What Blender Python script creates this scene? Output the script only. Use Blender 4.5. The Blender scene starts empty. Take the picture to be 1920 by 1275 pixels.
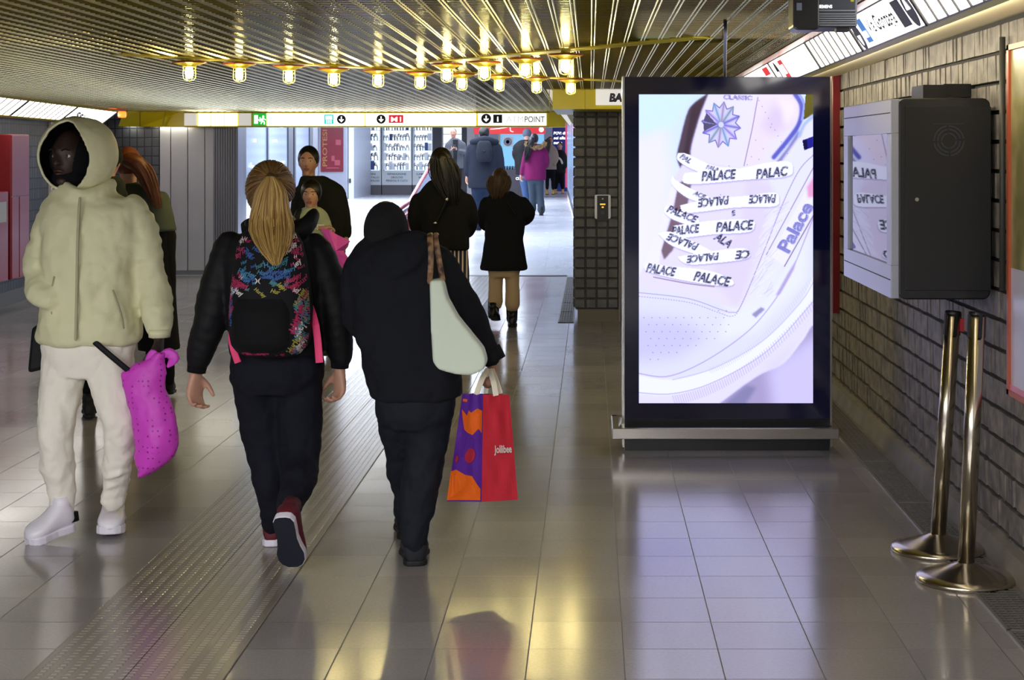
import bpy, math, random
import numpy as np
from mathutils import Vector, Matrix, noise
random.seed(7); np.random.seed(7)
S = bpy.context.scene
COL = S.collection

# ---------------------------------------------------------------- camera
H, F, VX, VY = 1.6, 3100.0, 1107.0, 283.0        # eye height, focal length in px, principal point
cd = bpy.data.cameras.new('camera'); cam = bpy.data.objects.new('camera', cd); COL.objects.link(cam)
cam.location = (0, 0, H); cam.rotation_euler = (math.pi/2, 0, 0)
cd.sensor_width = 36; cd.lens = 36*F/1920
cd.shift_x = (960-VX)/1920; cd.shift_y = -(637.5-VY)/1920
cd.clip_end = 200
S.camera = cam
S.view_settings.view_transform = 'Standard'; S.view_settings.look = 'None'
S.view_settings.gamma = 1; S.view_settings.use_curve_mapping = False
S.view_settings.exposure = 0.5
# ---------------------------------------------------------------- world
w = bpy.data.worlds.new('world'); S.world = w; w.use_nodes = True
bg = w.node_tree.nodes['Background']; bg.inputs[0].default_value = (0.62, 0.66, 0.80, 1); bg.inputs[1].default_value = 0.8

def area(name, loc, size, power, col, rot=(0, 0, 0)):
    l = bpy.data.lights.new(name, 'AREA'); l.shape = 'RECTANGLE'; l.size = size[0]; l.size_y = size[1]
    l.energy = power; l.color = col
    o = bpy.data.objects.new(name, l); COL.objects.link(o); o.location = loc; o.rotation_euler = rot
    return o
# rows of ceiling luminaires of the hall: near part (out of view above / behind) and far white-lit hall
for ty in (-6.5, -3.0, 0.8):
    for tx in (-.6, -2.6, -4.6): area('hall_tube', (tx, ty, 2.16), (0.25, 2.4), 108, (.97, .97, 1.0))
area('added_fill', (1.275, 6.5, 2.03), (.03, 16.5), 34, (1.0, .90, .66), (0, -math.pi/2, 0))  # unseen fill light, added to brighten the soffit and upper bricks
area('added_fill', (-4.95, 21.272, 1.96), (2.0, .03), 9, (1.0, .93, .72))  # unseen fill light, added to brighten the steel panels
area('far_hall_tube', (-3.4, 26, 2.68), (4.5, 4.0), 260, (.80, .88, 1.0))
area('far_hall_tube', (-4.2, 33, 2.68), (5.0, 4.0), 320, (.80, .88, 1.0))
area('far_hall_tube', (-4.6, 41, 2.68), (6.0, 6.0), 500, (.80, .88, 1.0))

# ---------------------------------------------------------------- helpers
def P(px, py, Y): return Vector(((px-VX)*Y/F, Y, H-(py-VY)*Y/F))
def X_(px, Y): return (px-VX)*Y/F
def Z_(py, Y): return H-(py-VY)*Y/F
def ceil_z(Y): return 2.245-0.0065*Y
def lin(c):
    c = c/255.0
    return c/12.92 if c <= .04045 else ((c+.055)/1.055)**2.4
def rgb(r, g, b): return (lin(r), lin(g), lin(b), 1)

MATS = {}
def mat(name, col, rough=.6, metal=0, emit=0, ecol=None, bump=None, coat=0, trans=0, alpha=1, spec=.5, sheen=0):
    if name in MATS: return MATS[name]
    m = bpy.data.materials.new(name); m.use_nodes = True; nt = m.node_tree
    b = nt.nodes['Principled BSDF']
    b.inputs['Base Color'].default_value = col; b.inputs['Roughness'].default_value = rough
    b.inputs['Metallic'].default_value = metal; b.inputs['Coat Weight'].default_value = coat
    b.inputs['Coat Roughness'].default_value = .08
    b.inputs['Transmission Weight'].default_value = trans; b.inputs['Alpha'].default_value = alpha
    b.inputs['Specular IOR Level'].default_value = spec; b.inputs['Sheen Weight'].default_value = sheen
    if emit:
        b.inputs['Emission Color'].default_value = ecol or col; b.inputs['Emission Strength'].default_value = emit
    if bump:
        sc, st, dist = bump
        tc = nt.nodes.new('ShaderNodeTexCoord'); n = nt.nodes.new('ShaderNodeTexNoise')
        n.inputs['Scale'].default_value = sc; n.inputs['Detail'].default_value = 4
        bp = nt.nodes.new('ShaderNodeBump'); bp.inputs['Strength'].default_value = st; bp.inputs['Distance'].default_value = dist
        nt.links.new(tc.outputs['Object'], n.inputs['Vector']); nt.links.new(n.outputs['Fac'], bp.inputs['Height'])
        nt.links.new(bp.outputs['Normal'], b.inputs['Normal'])
    MATS[name] = m
    return m
def N(m, t, **kw):
    n = m.node_tree.nodes.new(t)
    for k, v in kw.items(): setattr(n, k, v)
    return n
def L(m, a, b): m.node_tree.links.new(a, b)
def MX(m, a, op, b):
    n = N(m, 'ShaderNodeMath', operation=op)
    for i, v in enumerate((a, b)):
        if v is None: continue
        if isinstance(v, (int, float)): n.inputs[i].default_value = v
        else: L(m, v, n.inputs[i])
    return n.outputs[0]

class MB:
    """collects shapes, builds ONE mesh object"""
    def __init__(s): s.v = []; s.f = []; s.mi = []; s.cur = 0
    def add(s, vs, fs):
        o = len(s.v); s.v += [tuple(p) for p in vs]
        s.f += [tuple(i+o for i in f) for f in fs]; s.mi += [s.cur]*len(fs)
    def box(s, a, b, R=None):
        x0, y0, z0 = a; x1, y1, z1 = b
        vs = [Vector(p) for p in ((x0,y0,z0),(x1,y0,z0),(x1,y1,z0),(x0,y1,z0),(x0,y0,z1),(x1,y0,z1),(x1,y1,z1),(x0,y1,z1))]
        if R is not None: vs = [R @ p for p in vs]
        s.add(vs, [(0,3,2,1),(4,5,6,7),(0,1,5,4),(1,2,6,5),(2,3,7,6),(3,0,4,7)])
    def hexa(s, vs):  # 8 verts same order as box
        s.add(vs, [(0,3,2,1),(4,5,6,7),(0,1,5,4),(1,2,6,5),(2,3,7,6),(3,0,4,7)])
    def cbox(s, c, sz, R=None):
        h = [q/2 for q in sz]; m = Matrix.Translation(Vector(c)) @ (R.to_4x4() if R is not None else Matrix())
        s.box((-h[0],-h[1],-h[2]), (h[0],h[1],h[2]), m)
    def rbox(s, a, b, r, seg=3):   # box rounded on vertical-in-view (XZ) corners, extruded in Y
        x0, y0, z0 = a; x1, y1, z1 = b; pts = []
        for (cx, cz, a0) in ((x1-r, z1-r, 0), (x0+r, z1-r, 90), (x0+r, z0+r, 180), (x1-r, z0+r, 270)):
            for k in range(seg+1):
                t = math.radians(a0+90*k/seg); pts.append((cx+r*math.cos(t), cz+r*math.sin(t)))
        s.prism([Vector((p[0], y0, p[1])) for p in pts], Vector((0, y1-y0, 0)))
    def prism(s, poly, d):
        n = len(poly); vs = list(poly)+[p+d for p in poly]
        fs = [tuple(range(n)), tuple(range(2*n-1, n-1, -1))]
        fs += [(i, n+i, n+(i+1) % n, (i+1) % n) for i in range(n)]
        s.add(vs, fs)
    def quad(s, *p): s.add(p, [tuple(range(len(p)))])
    def loft(s, frames, n=20, power=2.0, cap=True):
        vs = []; fs = []
        for (c, ax, ay) in frames:
            for k in range(n):
                t = 2*math.pi*k/n; ct, st = math.cos(t), math.sin(t)
                if power != 2.0:
                    ct = math.copysign(abs(ct)**(2/power), ct); st = math.copysign(abs(st)**(2/power), st)
                vs.append(c+ax*ct+ay*st)
        m = len(frames)
        for i in range(m-1):
            for k in range(n):
                a = i*n+k; b = i*n+(k+1) % n
                fs.append((a, b, b+n, a+n))
        if cap:
            vs.append(frames[0][0]); vs.append(frames[-1][0]); q = len(vs)
            for k in range(n):
                fs.append((q-2, (k+1) % n, k)); fs.append((q-1, (m-1)*n+k, (m-1)*n+(k+1) % n))
        s.add(vs, fs)
    def cyl(s, p0, p1, r0, r1=None, n=16):
        s.tube([p0, p1], [r0, r0 if r1 is None else r1], n, sub=1, rnd=False)
    def tube(s, pts, rad, n=12, sub=4, rnd=True, flat=1.0, up=None):
        pts = [Vector(p) for p in pts]
        if len(pts) > 2 and sub > 1: pts, rad = cat(pts, rad, sub)
        fr = []; T0 = None
        for i, p in enumerate(pts):
            T = (pts[min(i+1, len(pts)-1)]-pts[max(i-1, 0)])
            T = T.normalized() if T.length > 1e-9 else T0
            if T0 is None:
                a = Vector(up) if up is not None else (Vector((0, 1, 0)) if abs(T.y) < .9 else Vector((1, 0, 0)))
                A = (a - T*a.dot(T)).normalized()
            else:
                A = (A - T*A.dot(T)).normalized()
            B = T.cross(A); T0 = T
            fr.append((p, A*rad[i]*flat, B*rad[i], T))
        out = [(c, a, b) for (c, a, b, t) in fr]
        if rnd:
            c, a, b, t = fr[0]; r = rad[0]
            out = [(c-t*r*.95, a*.3, b*.3), (c-t*r*.7, a*.72, b*.72)]+out
            c, a, b, t = fr[-1]; r = rad[-1]
            out = out+[(c+t*r*.7, a*.72, b*.72), (c+t*r*.95, a*.3, b*.3)]
        s.loft(out, n)
    def ell(s, c, r, R=None, n=16, m=10):
        vs = []; fs = []; c = Vector(c)
        for i in range(m+1):
            ph = math.pi*i/m
            for k in range(n):
                t = 2*math.pi*k/n
                p = Vector((r[0]*math.sin(ph)*math.cos(t), r[1]*math.sin(ph)*math.sin(t), r[2]*math.cos(ph)))
                if R is not None: p = R @ p
                vs.append(c+p)
        for i in range(m):
            for k in range(n):
                a = i*n+k; b = i*n+(k+1) % n; fs.append((a, a+n, b+n, b))
        s.add(vs, fs)
    def lathe(s, c, prof, n=32, axis=Vector((0, 0, 1))):
        c = Vector(c); z = axis.normalized(); x = (Vector((1, 0, 0))-z*z.x).normalized(); y = z.cross(x)
        s.loft([(c+z*h, x*max(r, 1e-4), y*max(r, 1e-4)) for (r, h) in prof], n)
    def rings(s, R, n=28, sub=4, power=2.2):   # R: (center, rx, ry)
        if R[0][0].z > R[-1][0].z: R = list(R)[::-1]
        cs, rr = cat([Vector(q[0]) for q in R], [(q[1], q[2]) for q in R], sub)
        s.loft([(c, Vector((r[0], 0, 0)), Vector((0, r[1], 0))) for c, r in zip(cs, rr)], n, power)
    def build(s, name, m, parent=None, smooth=False, bevel=0):
        vs = s.v; off = Vector((0, 0, 0)); 
        if parent is not None:
            q = parent
            while q is not None: off += q.location; q = q.parent
            loc = Vector((0, 0, 0))
        else:
            a = np.array(vs); off = Vector(((a[:,0].min()+a[:,0].max())/2, (a[:,1].min()+a[:,1].max())/2, a[:,2].min())); loc = off.copy()
        me = bpy.data.meshes.new(name)
        me.from_pydata([(p[0]-off.x, p[1]-off.y, p[2]-off.z) for p in vs], [], s.f)
        for mm in (m if isinstance(m, (list, tuple)) else [m]): me.materials.append(mm)
        me.polygons.foreach_set('material_index', s.mi)
        if smooth: me.polygons.foreach_set('use_smooth', [True]*len(s.f))
        me.update()
        o = bpy.data.objects.new(name, me); COL.objects.link(o); o.location = loc
        if parent is not None: o.parent = parent
        if bevel:
            b = o.modifiers.new('b', 'BEVEL'); b.width = bevel; b.segments = 2; b.limit_method = 'ANGLE'
        return o
def cat(pts, rad, sub):
    """Catmull-Rom on points and radii (floats or tuples)"""
    P_ = []; R_ = []; n = len(pts)
    ra = [np.atleast_1d(np.array(r, float)) for r in rad]; sc = np.ndim(rad[0]) == 0
    for i in range(n-1):
        p0, p1, p2, p3 = pts[max(i-1, 0)], pts[i], pts[i+1], pts[min(i+2, n-1)]
        for k in range(sub):
            t = k/sub; t2 = t*t; t3 = t2*t
            P_.append(.5*((2*p1)+(p2-p0)*t+(2*p0-5*p1+4*p2-p3)*t2+(3*p1-p0-3*p2+p3)*t3))
            r = ra[i]*(1-t)+ra[i+1]*t; R_.append(float(r[0]) if sc else tuple(r))
    P_.append(pts[-1]); R_.append(float(ra[-1][0]) if sc else tuple(ra[-1]))
    return P_, R_
def tag(o, label=None, cat=None, group=None, kind=None):
    if label: o['label'] = label
    if cat: o['category'] = cat
    if group: o['group'] = group
    if kind: o['kind'] = kind
    return o
def struct(o): o['kind'] = 'structure'; return o
def empty(name, loc, label, cat, group=None):
    o = bpy.data.objects.new(name, None); COL.objects.link(o); o.location = loc; o.empty_display_size = .1
    return tag(o, label, cat, group)
def kids(o): return [c for c in list(bpy.data.objects) if c.parent == o]
def copy_tree(o, ch, parent=None):
    c = o.copy(); COL.objects.link(c)
    if parent is not None: c.parent = parent
    for k in ch.get(o.name, []): copy_tree(k, ch, c)
    return c
def child_map():
    d = {}
    for o in bpy.data.objects:
        if o.parent: d.setdefault(o.parent.name, []).append(o)
    return d
def remesh(o, vox, sm=4, disp=0, dscale=.12, adapt=0):
    r = o.modifiers.new('r', 'REMESH'); r.mode = 'VOXEL'; r.voxel_size = vox; r.use_smooth_shade = True
    if sm: q = o.modifiers.new('s', 'SMOOTH'); q.factor = .5; q.iterations = sm
    if disp:
        t = bpy.data.textures.new('t', 'CLOUDS'); t.noise_scale = dscale; t.noise_depth = 2
        d = o.modifiers.new('d', 'DISPLACE'); d.texture = t; d.strength = disp; d.mid_level = .5
        d.texture_coords = 'LOCAL'
    return o
_tc = {}
def tgeo(s, shear=0, bold=0):
    k = (s, shear, bold)
    if k in _tc: return _tc[k]
    cu = bpy.data.curves.new('t', 'FONT'); cu.body = s; cu.shear = shear; cu.offset = bold; cu.resolution_u = 3; cu.size = 1
    o = bpy.data.objects.new('t', cu); COL.objects.link(o); bpy.context.view_layer.update()
    dg = bpy.context.evaluated_depsgraph_get(); e = o.evaluated_get(dg); me = e.to_mesh()
    v = np.array([(q.co.x, q.co.y) for q in me.vertices]); f = [tuple(p.vertices) for p in me.polygons]
    e.to_mesh_clear(); bpy.data.objects.remove(o); bpy.data.curves.remove(cu)
    v[:,0] -= v[:,0].min()
    _tc[k] = (v, f); return _tc[k]
def text(mb, s, org, xd, yd, h, w=None, shear=0, bold=0, center=False):
    """org = left end of the baseline, h = capital height"""
    v, f = tgeo(s, shear, bold); xd = Vector(xd).normalized(); yd = Vector(yd).normalized(); org = Vector(org)
    k = h/.70; kx = k if w is None else w/v[:,0].max()
    ox = -v[:,0].max()*kx/2 if center else 0
    mb.add([org+xd*(a*kx+ox)+yd*(b*k) for a, b in v], f)
# ================================================================ materials of the place
def m_floor(name, tile, ox, oy, c1, c2, rough, grout):
    m = mat(name, c1, rough); b = m.node_tree.nodes['Principled BSDF']
    b.inputs['Specular IOR Level'].default_value = 1.0
    b.inputs['IOR'].default_value = 2.0
    tc = N(m, 'ShaderNodeTexCoord'); mp = N(m, 'ShaderNodeMapping'); mp.inputs['Location'].default_value = (-ox, -oy, 0)
    L(m, tc.outputs['Object'], mp.inputs['Vector'])
    br = N(m, 'ShaderNodeTexBrick', offset=0.0, squash=1.0)
    br.inputs['Scale'].default_value = 1; br.inputs['Brick Width'].default_value = tile; br.inputs['Row Height'].default_value = tile
    br.inputs['Mortar Size'].default_value = .0021; br.inputs['Mortar Smooth'].default_value = .2; br.inputs['Bias'].default_value = 0
    br.inputs['Color1'].default_value = c1; br.inputs['Color2'].default_value = c2; br.inputs['Mortar'].default_value = grout
    L(m, mp.outputs[0], br.inputs['Vector'])
    sp = N(m, 'ShaderNodeTexNoise'); sp.inputs['Scale'].default_value = 90; sp.inputs['Detail'].default_value = 3
    L(m, tc.outputs['Object'], sp.inputs['Vector'])
    big = N(m, 'ShaderNodeTexNoise'); big.inputs['Scale'].default_value = 1.3; big.inputs['Detail'].default_value = 5
    L(m, tc.outputs['Object'], big.inputs['Vector'])
    fa = MX(m, MX(m, sp.outputs['Fac'], 'MULTIPLY', .35), 'ADD', MX(m, big.outputs['Fac'], 'MULTIPLY', .35))
    fa = MX(m, fa, 'ADD', .65)
    mx = N(m, 'ShaderNodeVectorMath', operation='SCALE'); L(m, br.outputs['Color'], mx.inputs[0]); L(m, fa, mx.inputs['Scale'])
    L(m, mx.outputs[0], b.inputs['Base Color'])
    rr = MX(m, MX(m, big.outputs['Fac'], 'MULTIPLY', .14), 'ADD', rough-.07)
    rr = MX(m, rr, 'ADD', MX(m, br.outputs['Fac'], 'MULTIPLY', .5)); L(m, rr, b.inputs['Roughness'])
    # each tile sits at its own very slight slope, so reflections break at the joints
    sx = N(m, 'ShaderNodeSeparateXYZ'); L(m, mp.outputs[0], sx.inputs[0])
    ux = MX(m, MX(m, sx.outputs[0], 'DIVIDE', tile), 'FLOOR', None); uy = MX(m, MX(m, sx.outputs[1], 'DIVIDE', tile), 'FLOOR', None)
    cb = N(m, 'ShaderNodeCombineXYZ'); L(m, ux, cb.inputs[0]); L(m, uy, cb.inputs[1])
    wn = N(m, 'ShaderNodeTexWhiteNoise', noise_dimensions='3D'); L(m, cb.outputs[0], wn.inputs['Vector'])
    sc = N(m, 'ShaderNodeSeparateColor'); L(m, wn.outputs['Color'], sc.inputs[0])
    hx = MX(m, MX(m, sc.outputs[0], 'SUBTRACT', .5), 'MULTIPLY', MX(m, sx.outputs[0], 'MULTIPLY', .006))
    hy = MX(m, MX(m, sc.outputs[1], 'SUBTRACT', .5), 'MULTIPLY', MX(m, sx.outputs[1], 'MULTIPLY', .010))
    hh = MX(m, MX(m, hx, 'ADD', hy), 'SUBTRACT', MX(m, br.outputs['Fac'], 'MULTIPLY', .0012))
    hh = MX(m, hh, 'ADD', MX(m, big.outputs['Fac'], 'MULTIPLY', .0015))
    bp = N(m, 'ShaderNodeBump'); bp.inputs['Strength'].default_value = .5; bp.inputs['Distance'].default_value = 1
    L(m, hh, bp.inputs['Height']); L(m, bp.outputs[0], b.inputs['Normal'])
    return m
M_FLOOR = m_floor('floor_tiles', .3035, .1056, .152, rgb(160, 156, 154), rgb(146, 142, 142), .17, rgb(34, 31, 30))
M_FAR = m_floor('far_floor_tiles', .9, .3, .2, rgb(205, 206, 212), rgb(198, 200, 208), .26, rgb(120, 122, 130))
def m_tactile(name, kx, ky):
    m = mat(name, rgb(128, 121, 112), .25); b = m.node_tree.nodes['Principled BSDF']
    b.inputs['Specular IOR Level'].default_value = 1.0
    tc = N(m, 'ShaderNodeTexCoord'); sx = N(m, 'ShaderNodeSeparateXYZ'); L(m, tc.outputs['Object'], sx.inputs[0])
    a = MX(m, MX(m, MX(m, sx.outputs[0], 'MULTIPLY', kx*2*math.pi/.3035), 'SINE', None), 'MULTIPLY', 1.6)
    c = MX(m, MX(m, MX(m, sx.outputs[1], 'MULTIPLY', ky*2*math.pi/.3035), 'SINE', None), 'MULTIPLY', 1.6)
    a = MX(m, MX(m, a, 'ADD', .4), 'MAXIMUM', 0); a = MX(m, a, 'MINIMUM', 1)
    c = MX(m, MX(m, c, 'ADD', .4), 'MAXIMUM', 0); c = MX(m, c, 'MINIMUM', 1)
    h = MX(m, a, 'MULTIPLY', c)
    j = MX(m, MX(m, MX(m, sx.outputs[1], 'DIVIDE', .3035), 'FRACT', None), 'LESS_THAN', .012)
    h = MX(m, h, 'SUBTRACT', j)
    bp = N(m, 'ShaderNodeBump'); bp.inputs['Strength'].default_value = .7; bp.inputs['Distance'].default_value = .0035
    L(m, h, bp.inputs['Height']); L(m, bp.outputs[0], b.inputs['Normal'])
    mix = N(m, 'ShaderNodeMix', data_type='RGBA'); mix.inputs['A'].default_value = rgb(130, 124, 116); mix.inputs['B'].default_value = rgb(166, 158, 146)
    L(m, h, mix.inputs['Factor']); L(m, mix.outputs['Result'], b.inputs['Base Color'])
    return m
def m_noise(name, c1, c2, scale, rough=.6, metal=0, bump=.3, dist=.01, spec=.5):
    m = mat(name, c1, rough, metal, spec=spec); b = m.node_tree.nodes['Principled BSDF']
    tc = N(m, 'ShaderNodeTexCoord'); n = N(m, 'ShaderNodeTexNoise'); n.inputs['Scale'].default_value = scale; n.inputs['Detail'].default_value = 6
    L(m, tc.outputs['Object'], n.inputs['Vector'])
    r = N(m, 'ShaderNodeValToRGB'); r.color_ramp.elements[0].color = c1; r.color_ramp.elements[1].color = c2
    r.color_ramp.elements[0].position = .35; r.color_ramp.elements[1].position = .68
    L(m, n.outputs['Fac'], r.inputs[0]); L(m, r.outputs[0], b.inputs['Base Color'])
    bp = N(m, 'ShaderNodeBump'); bp.inputs['Strength'].default_value = bump; bp.inputs['Distance'].default_value = dist
    L(m, n.outputs['Fac'], bp.inputs['Height']); L(m, bp.outputs[0], b.inputs['Normal'])
    return m
M_BRICK = m_noise('grey_brick', rgb(98, 93, 90), rgb(138, 131, 122), 14, .62, bump=.8, dist=.012)
M_MORTAR = mat('mortar', rgb(48, 46, 46), .9)
M_STUD = m_noise('grey_stud', rgb(96, 98, 110), rgb(120, 122, 132), 10, .55, bump=.4)
M_YEL = mat('yellow_panel', rgb(232, 212, 16), .32, bump=(3, .1, .02))
M_DYEL = mat('olive_frame', rgb(186, 172, 40), .4)
M_LAMP = mat('lightbox_white', rgb(255, 252, 244), .4, emit=4.5, ecol=(1, .97, .92, 1))
M_LAMPN = mat('near_lightbox', rgb(255, 252, 244), .4, emit=4, ecol=(1, .96, .90, 1))
M_LAMPD = mat('dim_lightbox', rgb(190, 188, 180), .4, emit=.35, ecol=(1, .97, .92, 1))
M_BLACK = mat('black_plastic', rgb(20, 21, 26), .35)
M_BLK2 = mat('black_matt', rgb(14, 14, 18), .7)
M_STEEL = mat('brushed_steel', rgb(176, 172, 166), .26, 1)
M_STEELP = m_noise('steel_panel', rgb(178, 181, 192), rgb(206, 208, 216), .8, .40, .35, bump=.1)
M_GREYP = mat('grey_frame', rgb(118, 122, 134), .45, .3)
M_WHITE = mat('white_paint', rgb(226, 226, 226), .5)
M_BEIGE = mat('beige_paint', rgb(232, 222, 190), .5)
M_RED = mat('red_panel', rgb(140, 26, 32), .4, coat=.1)
M_INK = mat('dark_ink', rgb(28, 34, 56), .5)

# ================================================================ floor
mb = MB(); mb.quad((-8, -9, 0), (1.9, -9, 0), (1.9, 21.2, 0), (-8, 21.2, 0)); o = mb.build('floor', M_FLOOR); o.data.transform(Matrix.Translation(o.location)); o.location = (0, 0, 0); struct(o)
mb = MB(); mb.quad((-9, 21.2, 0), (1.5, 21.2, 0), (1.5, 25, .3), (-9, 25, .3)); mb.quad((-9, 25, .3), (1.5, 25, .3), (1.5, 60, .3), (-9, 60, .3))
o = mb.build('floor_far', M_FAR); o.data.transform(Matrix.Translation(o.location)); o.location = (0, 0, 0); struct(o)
TX = [.1056+.3035*k for k in (-6, -5, -4)]
for i, (kx, ky) in enumerate(((7, 10), (6, 12))):
    mb = MB(); mb.box((TX[i]+.002, -1, -.01), (TX[i+1]-.002, 21.2, .003)); o = mb.build('trim_%d' % (i+1), m_tactile('tactile_%d' % i, kx, ky)); struct(o)
    o.data.transform(Matrix.Translation(o.location)); o.location = (0, 0, 0)
mb = MB(); mb.box((-4.6, 21.12, -.01), (-.3, 21.26, .006)); struct(mb.build('trim_3', mat('dark_joint', rgb(70, 70, 76), .5)))
# drain grate along the right wall and the one by the pier
def grate(name, x0, x1, y0, y1, step, label):
    r = empty(name, ((x0+x1)/2, (y0+y1)/2, 0), label, 'floor grate')
    f = MB()
    for (a, b) in ((x0, x0+.012), (x1-.012, x1)): f.box((a, y0, -.004), (b, y1, .006))
    y = y0
    while y < y1: f.box((x0, y, -.004), (x1, y+.01, .006)); y += 1.0
    f.build('grate_frame', mat('grate_frame', rgb(140, 137, 132), .4, .5), r)
    f = MB(); y = y0
    while y < y1: f.box((x0+.012, y, -.004), (x1-.012, y+step*.5, .004)); y += step
    for k in range(1, 6): x = x0+(x1-x0)*k/6; f.box((x-.002, y0, -.004), (x+.002, y1, .0045))
    f.build('grate_bars', mat('grate_bars', rgb(120, 117, 114), .45, .4), r)
    f = MB(); f.box((x0+.01, y0, .0005), (x1-.01, y1, .0012)); f.build('grate_pit', M_BLK2, r)
grate('floor_grate', 1.386, 1.556, 3.5, 15.2, .03, 'long dark metal drain grate at the foot of the right brick wall')
grate('floor_grate', X_(1046, 15.4), X_(1078, 15.4)-.01, 15.4, 20.9, .09, 'dark floor grate beside the studded grey pier')

# ================================================================ right wall
mb = MB(); mb.cur = 0
rows = 18; rh = .1172; y = 2.0
WX = 1.62
for j in range(rows):
    z0 = .0+j*rh; y = 2.0+random.random()*.05
    while y < 15.5:
        wdt = random.uniform(.045, .085) if y < 12 else .09
        d = random.uniform(0, .007); t = random.uniform(-.004, .004)
        x = WX-d
        mb.hexa([Vector(p) for p in ((x, y+.0006, z0+.004), (WX+.05, y+.0006, z0+.004), (WX+.05, y+wdt, z0+.004), (x+t, y+wdt, z0+.004),
                 (x+random.uniform(-.004, .002), y+.0006, z0+rh-.013), (WX+.05, y+.0006, z0+rh-.013), (WX+.05, y+wdt, z0+rh-.013), (x+t, y+wdt, z0+rh-.013))])
        y += wdt+.0006
mb.cur = 1; mb.box((WX+.012, -9, 0), (WX+.2, 15.5, 2.5))
struct(mb.build('wall_right', [M_BRICK, M_MORTAR]))
mb = MB()
mb.hexa([Vector(p) for p in ((1.556, -3, 0), (WX+.02, -3, 0), (WX+.02, 15.5, 0), (1.556, 15.5, 0), (1.585, -3, .085), (WX+.02, -3, .10), (WX+.02, 15.5, .10), (1.585, 15.5, .085))])
struct(mb.build('baseboard_right', m_noise('skirting', rgb(104, 98, 90), rgb(126, 120, 112), 6, .6)))

# ================================================================ ceiling: louvre strips, crosswise round fins between twin rails
mb = MB(); cx0, cx1 = -6.3, 1.09
def half(mb, p0, p1, r, side, n=6, squash=1.0):
    vs = []; d = Vector(side)
    for p in (p0, p1):
        for k in range(n+1):
            t = math.pi*k/n; vs.append(Vector(p)+d*(r*math.cos(t))+Vector((0, 0, -1))*(r*squash*math.sin(t)))
    mb.add(vs, [(k, k+1, k+n+2, k+n+1) for k in range(n)])
y = -2.0
while y < 21.0:
    z = ceil_z(y); half(mb, (cx0, y, z+.006), (cx1, y, z+.006), .020, (0, 1, 0), 7, .8); y += .072
x = cx0; mb.cur = 1
while x < cx1:
    for q in (-.008, .008): half(mb, (x+q, -2, ceil_z(-2)), (x+q, 21, ceil_z(21)), .0050, (1, 0, 0), 4, 2.7)
    x += .0865
mb.cur = 2
mb.quad((cx0-1, -9, ceil_z(-9)+.03), (cx0-1, 21.2, ceil_z(21.2)+.03), (cx1+.9, 21.2, ceil_z(21.2)+.03), (cx1+.9, -9, ceil_z(-9)+.03))
M_FIN = mat('ceiling_fin', rgb(140, 124, 30), .17, .8)
M_RAIL = mat('ceiling_rail', rgb(186, 172, 104), .28, .9)
M_PLEN = mat('ceiling_plenum', rgb(120, 104, 22), .6)
o = mb.build('ceiling', [M_FIN, M_RAIL, M_PLEN]); struct(o)
# yellow cross band that carries the caged lamps
LROW = [((355, 115), 10.1), ((449, 118), 10.35), ((542, 122), 10.6), ((626, 128), 10.9), ((709, 131), 11.2), ((788, 135), 11.5), ((866, 138), 11.76), ((936, 141), 12.05), ((1006, 145), 12.35), ((1070, 148), 12.6),
        ((838, 119), 10.4), ((908, 115), 10.1), ((985, 109), 9.8), ((1060, 101), 9.37)]
def lamp_xy(i): (px, py), Y = LROW[i]; return X_(px, Y), Y
def band(a, b, wd, name):
    mb = MB(); a = Vector(a); b = Vector(b); d = (b-a).normalized(); n = Vector((-d.y, d.x, 0))*wd/2
    q = [a+n, a-n, b-n, b+n]
    lo = [Vector((p.x, p.y, ceil_z(p.y)-.017)) for p in q]; hi = [p+Vector((0, 0, .03)) for p in lo]
    mb.hexa([lo[1], lo[2], lo[3], lo[0], hi[1], hi[2], hi[3], hi[0]]); struct(mb.build(name, M_YEL))
a = Vector((*lamp_xy(0), 0)); b = Vector((*lamp_xy(9), 0)); d = (b-a).normalized()
band(a-d*.5, b+d*.9, .13, 'trim_4')
a = Vector((*lamp_xy(10), 0)); b = Vector((*lamp_xy(13), 0)); d = (b-a).normalized()
band(a-d*.15, b+d*1.2, .13, 'trim_5')

# caged lamps
M_BULB = mat('lamp_bulb', (1, .9, .5, 1), .3, emit=120, ecol=(1, .83, .34, 1))
M_DISC = mat('lamp_disc', rgb(214, 196, 70), .35, .2)
M_RIM = mat('lamp_rim', rgb(150, 58, 30), .4)
M_CAGE = mat('lamp_cage', rgb(210, 196, 80), .3, .5)
M_GLAS = mat('lamp_glass', (1, .98, .8, 1), .05, trans=1)
def lamp_z(i): (px, py), Y = LROW[i]; return Z_(py, Y)
x, Y = lamp_xy(0); z = lamp_z(0)
root = empty('caged_lamp', (x, Y, z), 'x', 'lamp', 'caged lamps in two rows under the ceiling')
C = Vector((x, Y, z))
mb = MB(); mb.lathe(C, [(.0, 0), (.098, 0), (.1, -.006), (.094, -.011), (.045, -.028), (.04, -.034), (0, -.034)], 32); mb.lathe(C, [(.03, 0), (.028, .035), (0, .035)], 16); mb.build('lamp_disc', M_DISC, root, True)
mb = MB(); mb.lathe(C, [(.0985, -.001), (.1035, -.003), (.1035, -.009), (.0985, -.011)], 32); mb.build('lamp_rim', M_RIM, root, True)
mb = MB()
for k in range(6):
    t = k*math.pi/3+.3; u = Vector((math.cos(t), math.sin(t), 0))
    mb.tube([C+u*.037+Vector((0, 0, -.03)), C+u*.038+Vector((0, 0, -.095)), C+u*.028+Vector((0, 0, -.112)), C+Vector((0, 0, -.122))], [.0022]*4, 6, 3)
mb.lathe(C+Vector((0, 0, -.05)), [(.037, 0), (.040, -.002), (.037, -.004)], 20)
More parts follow.
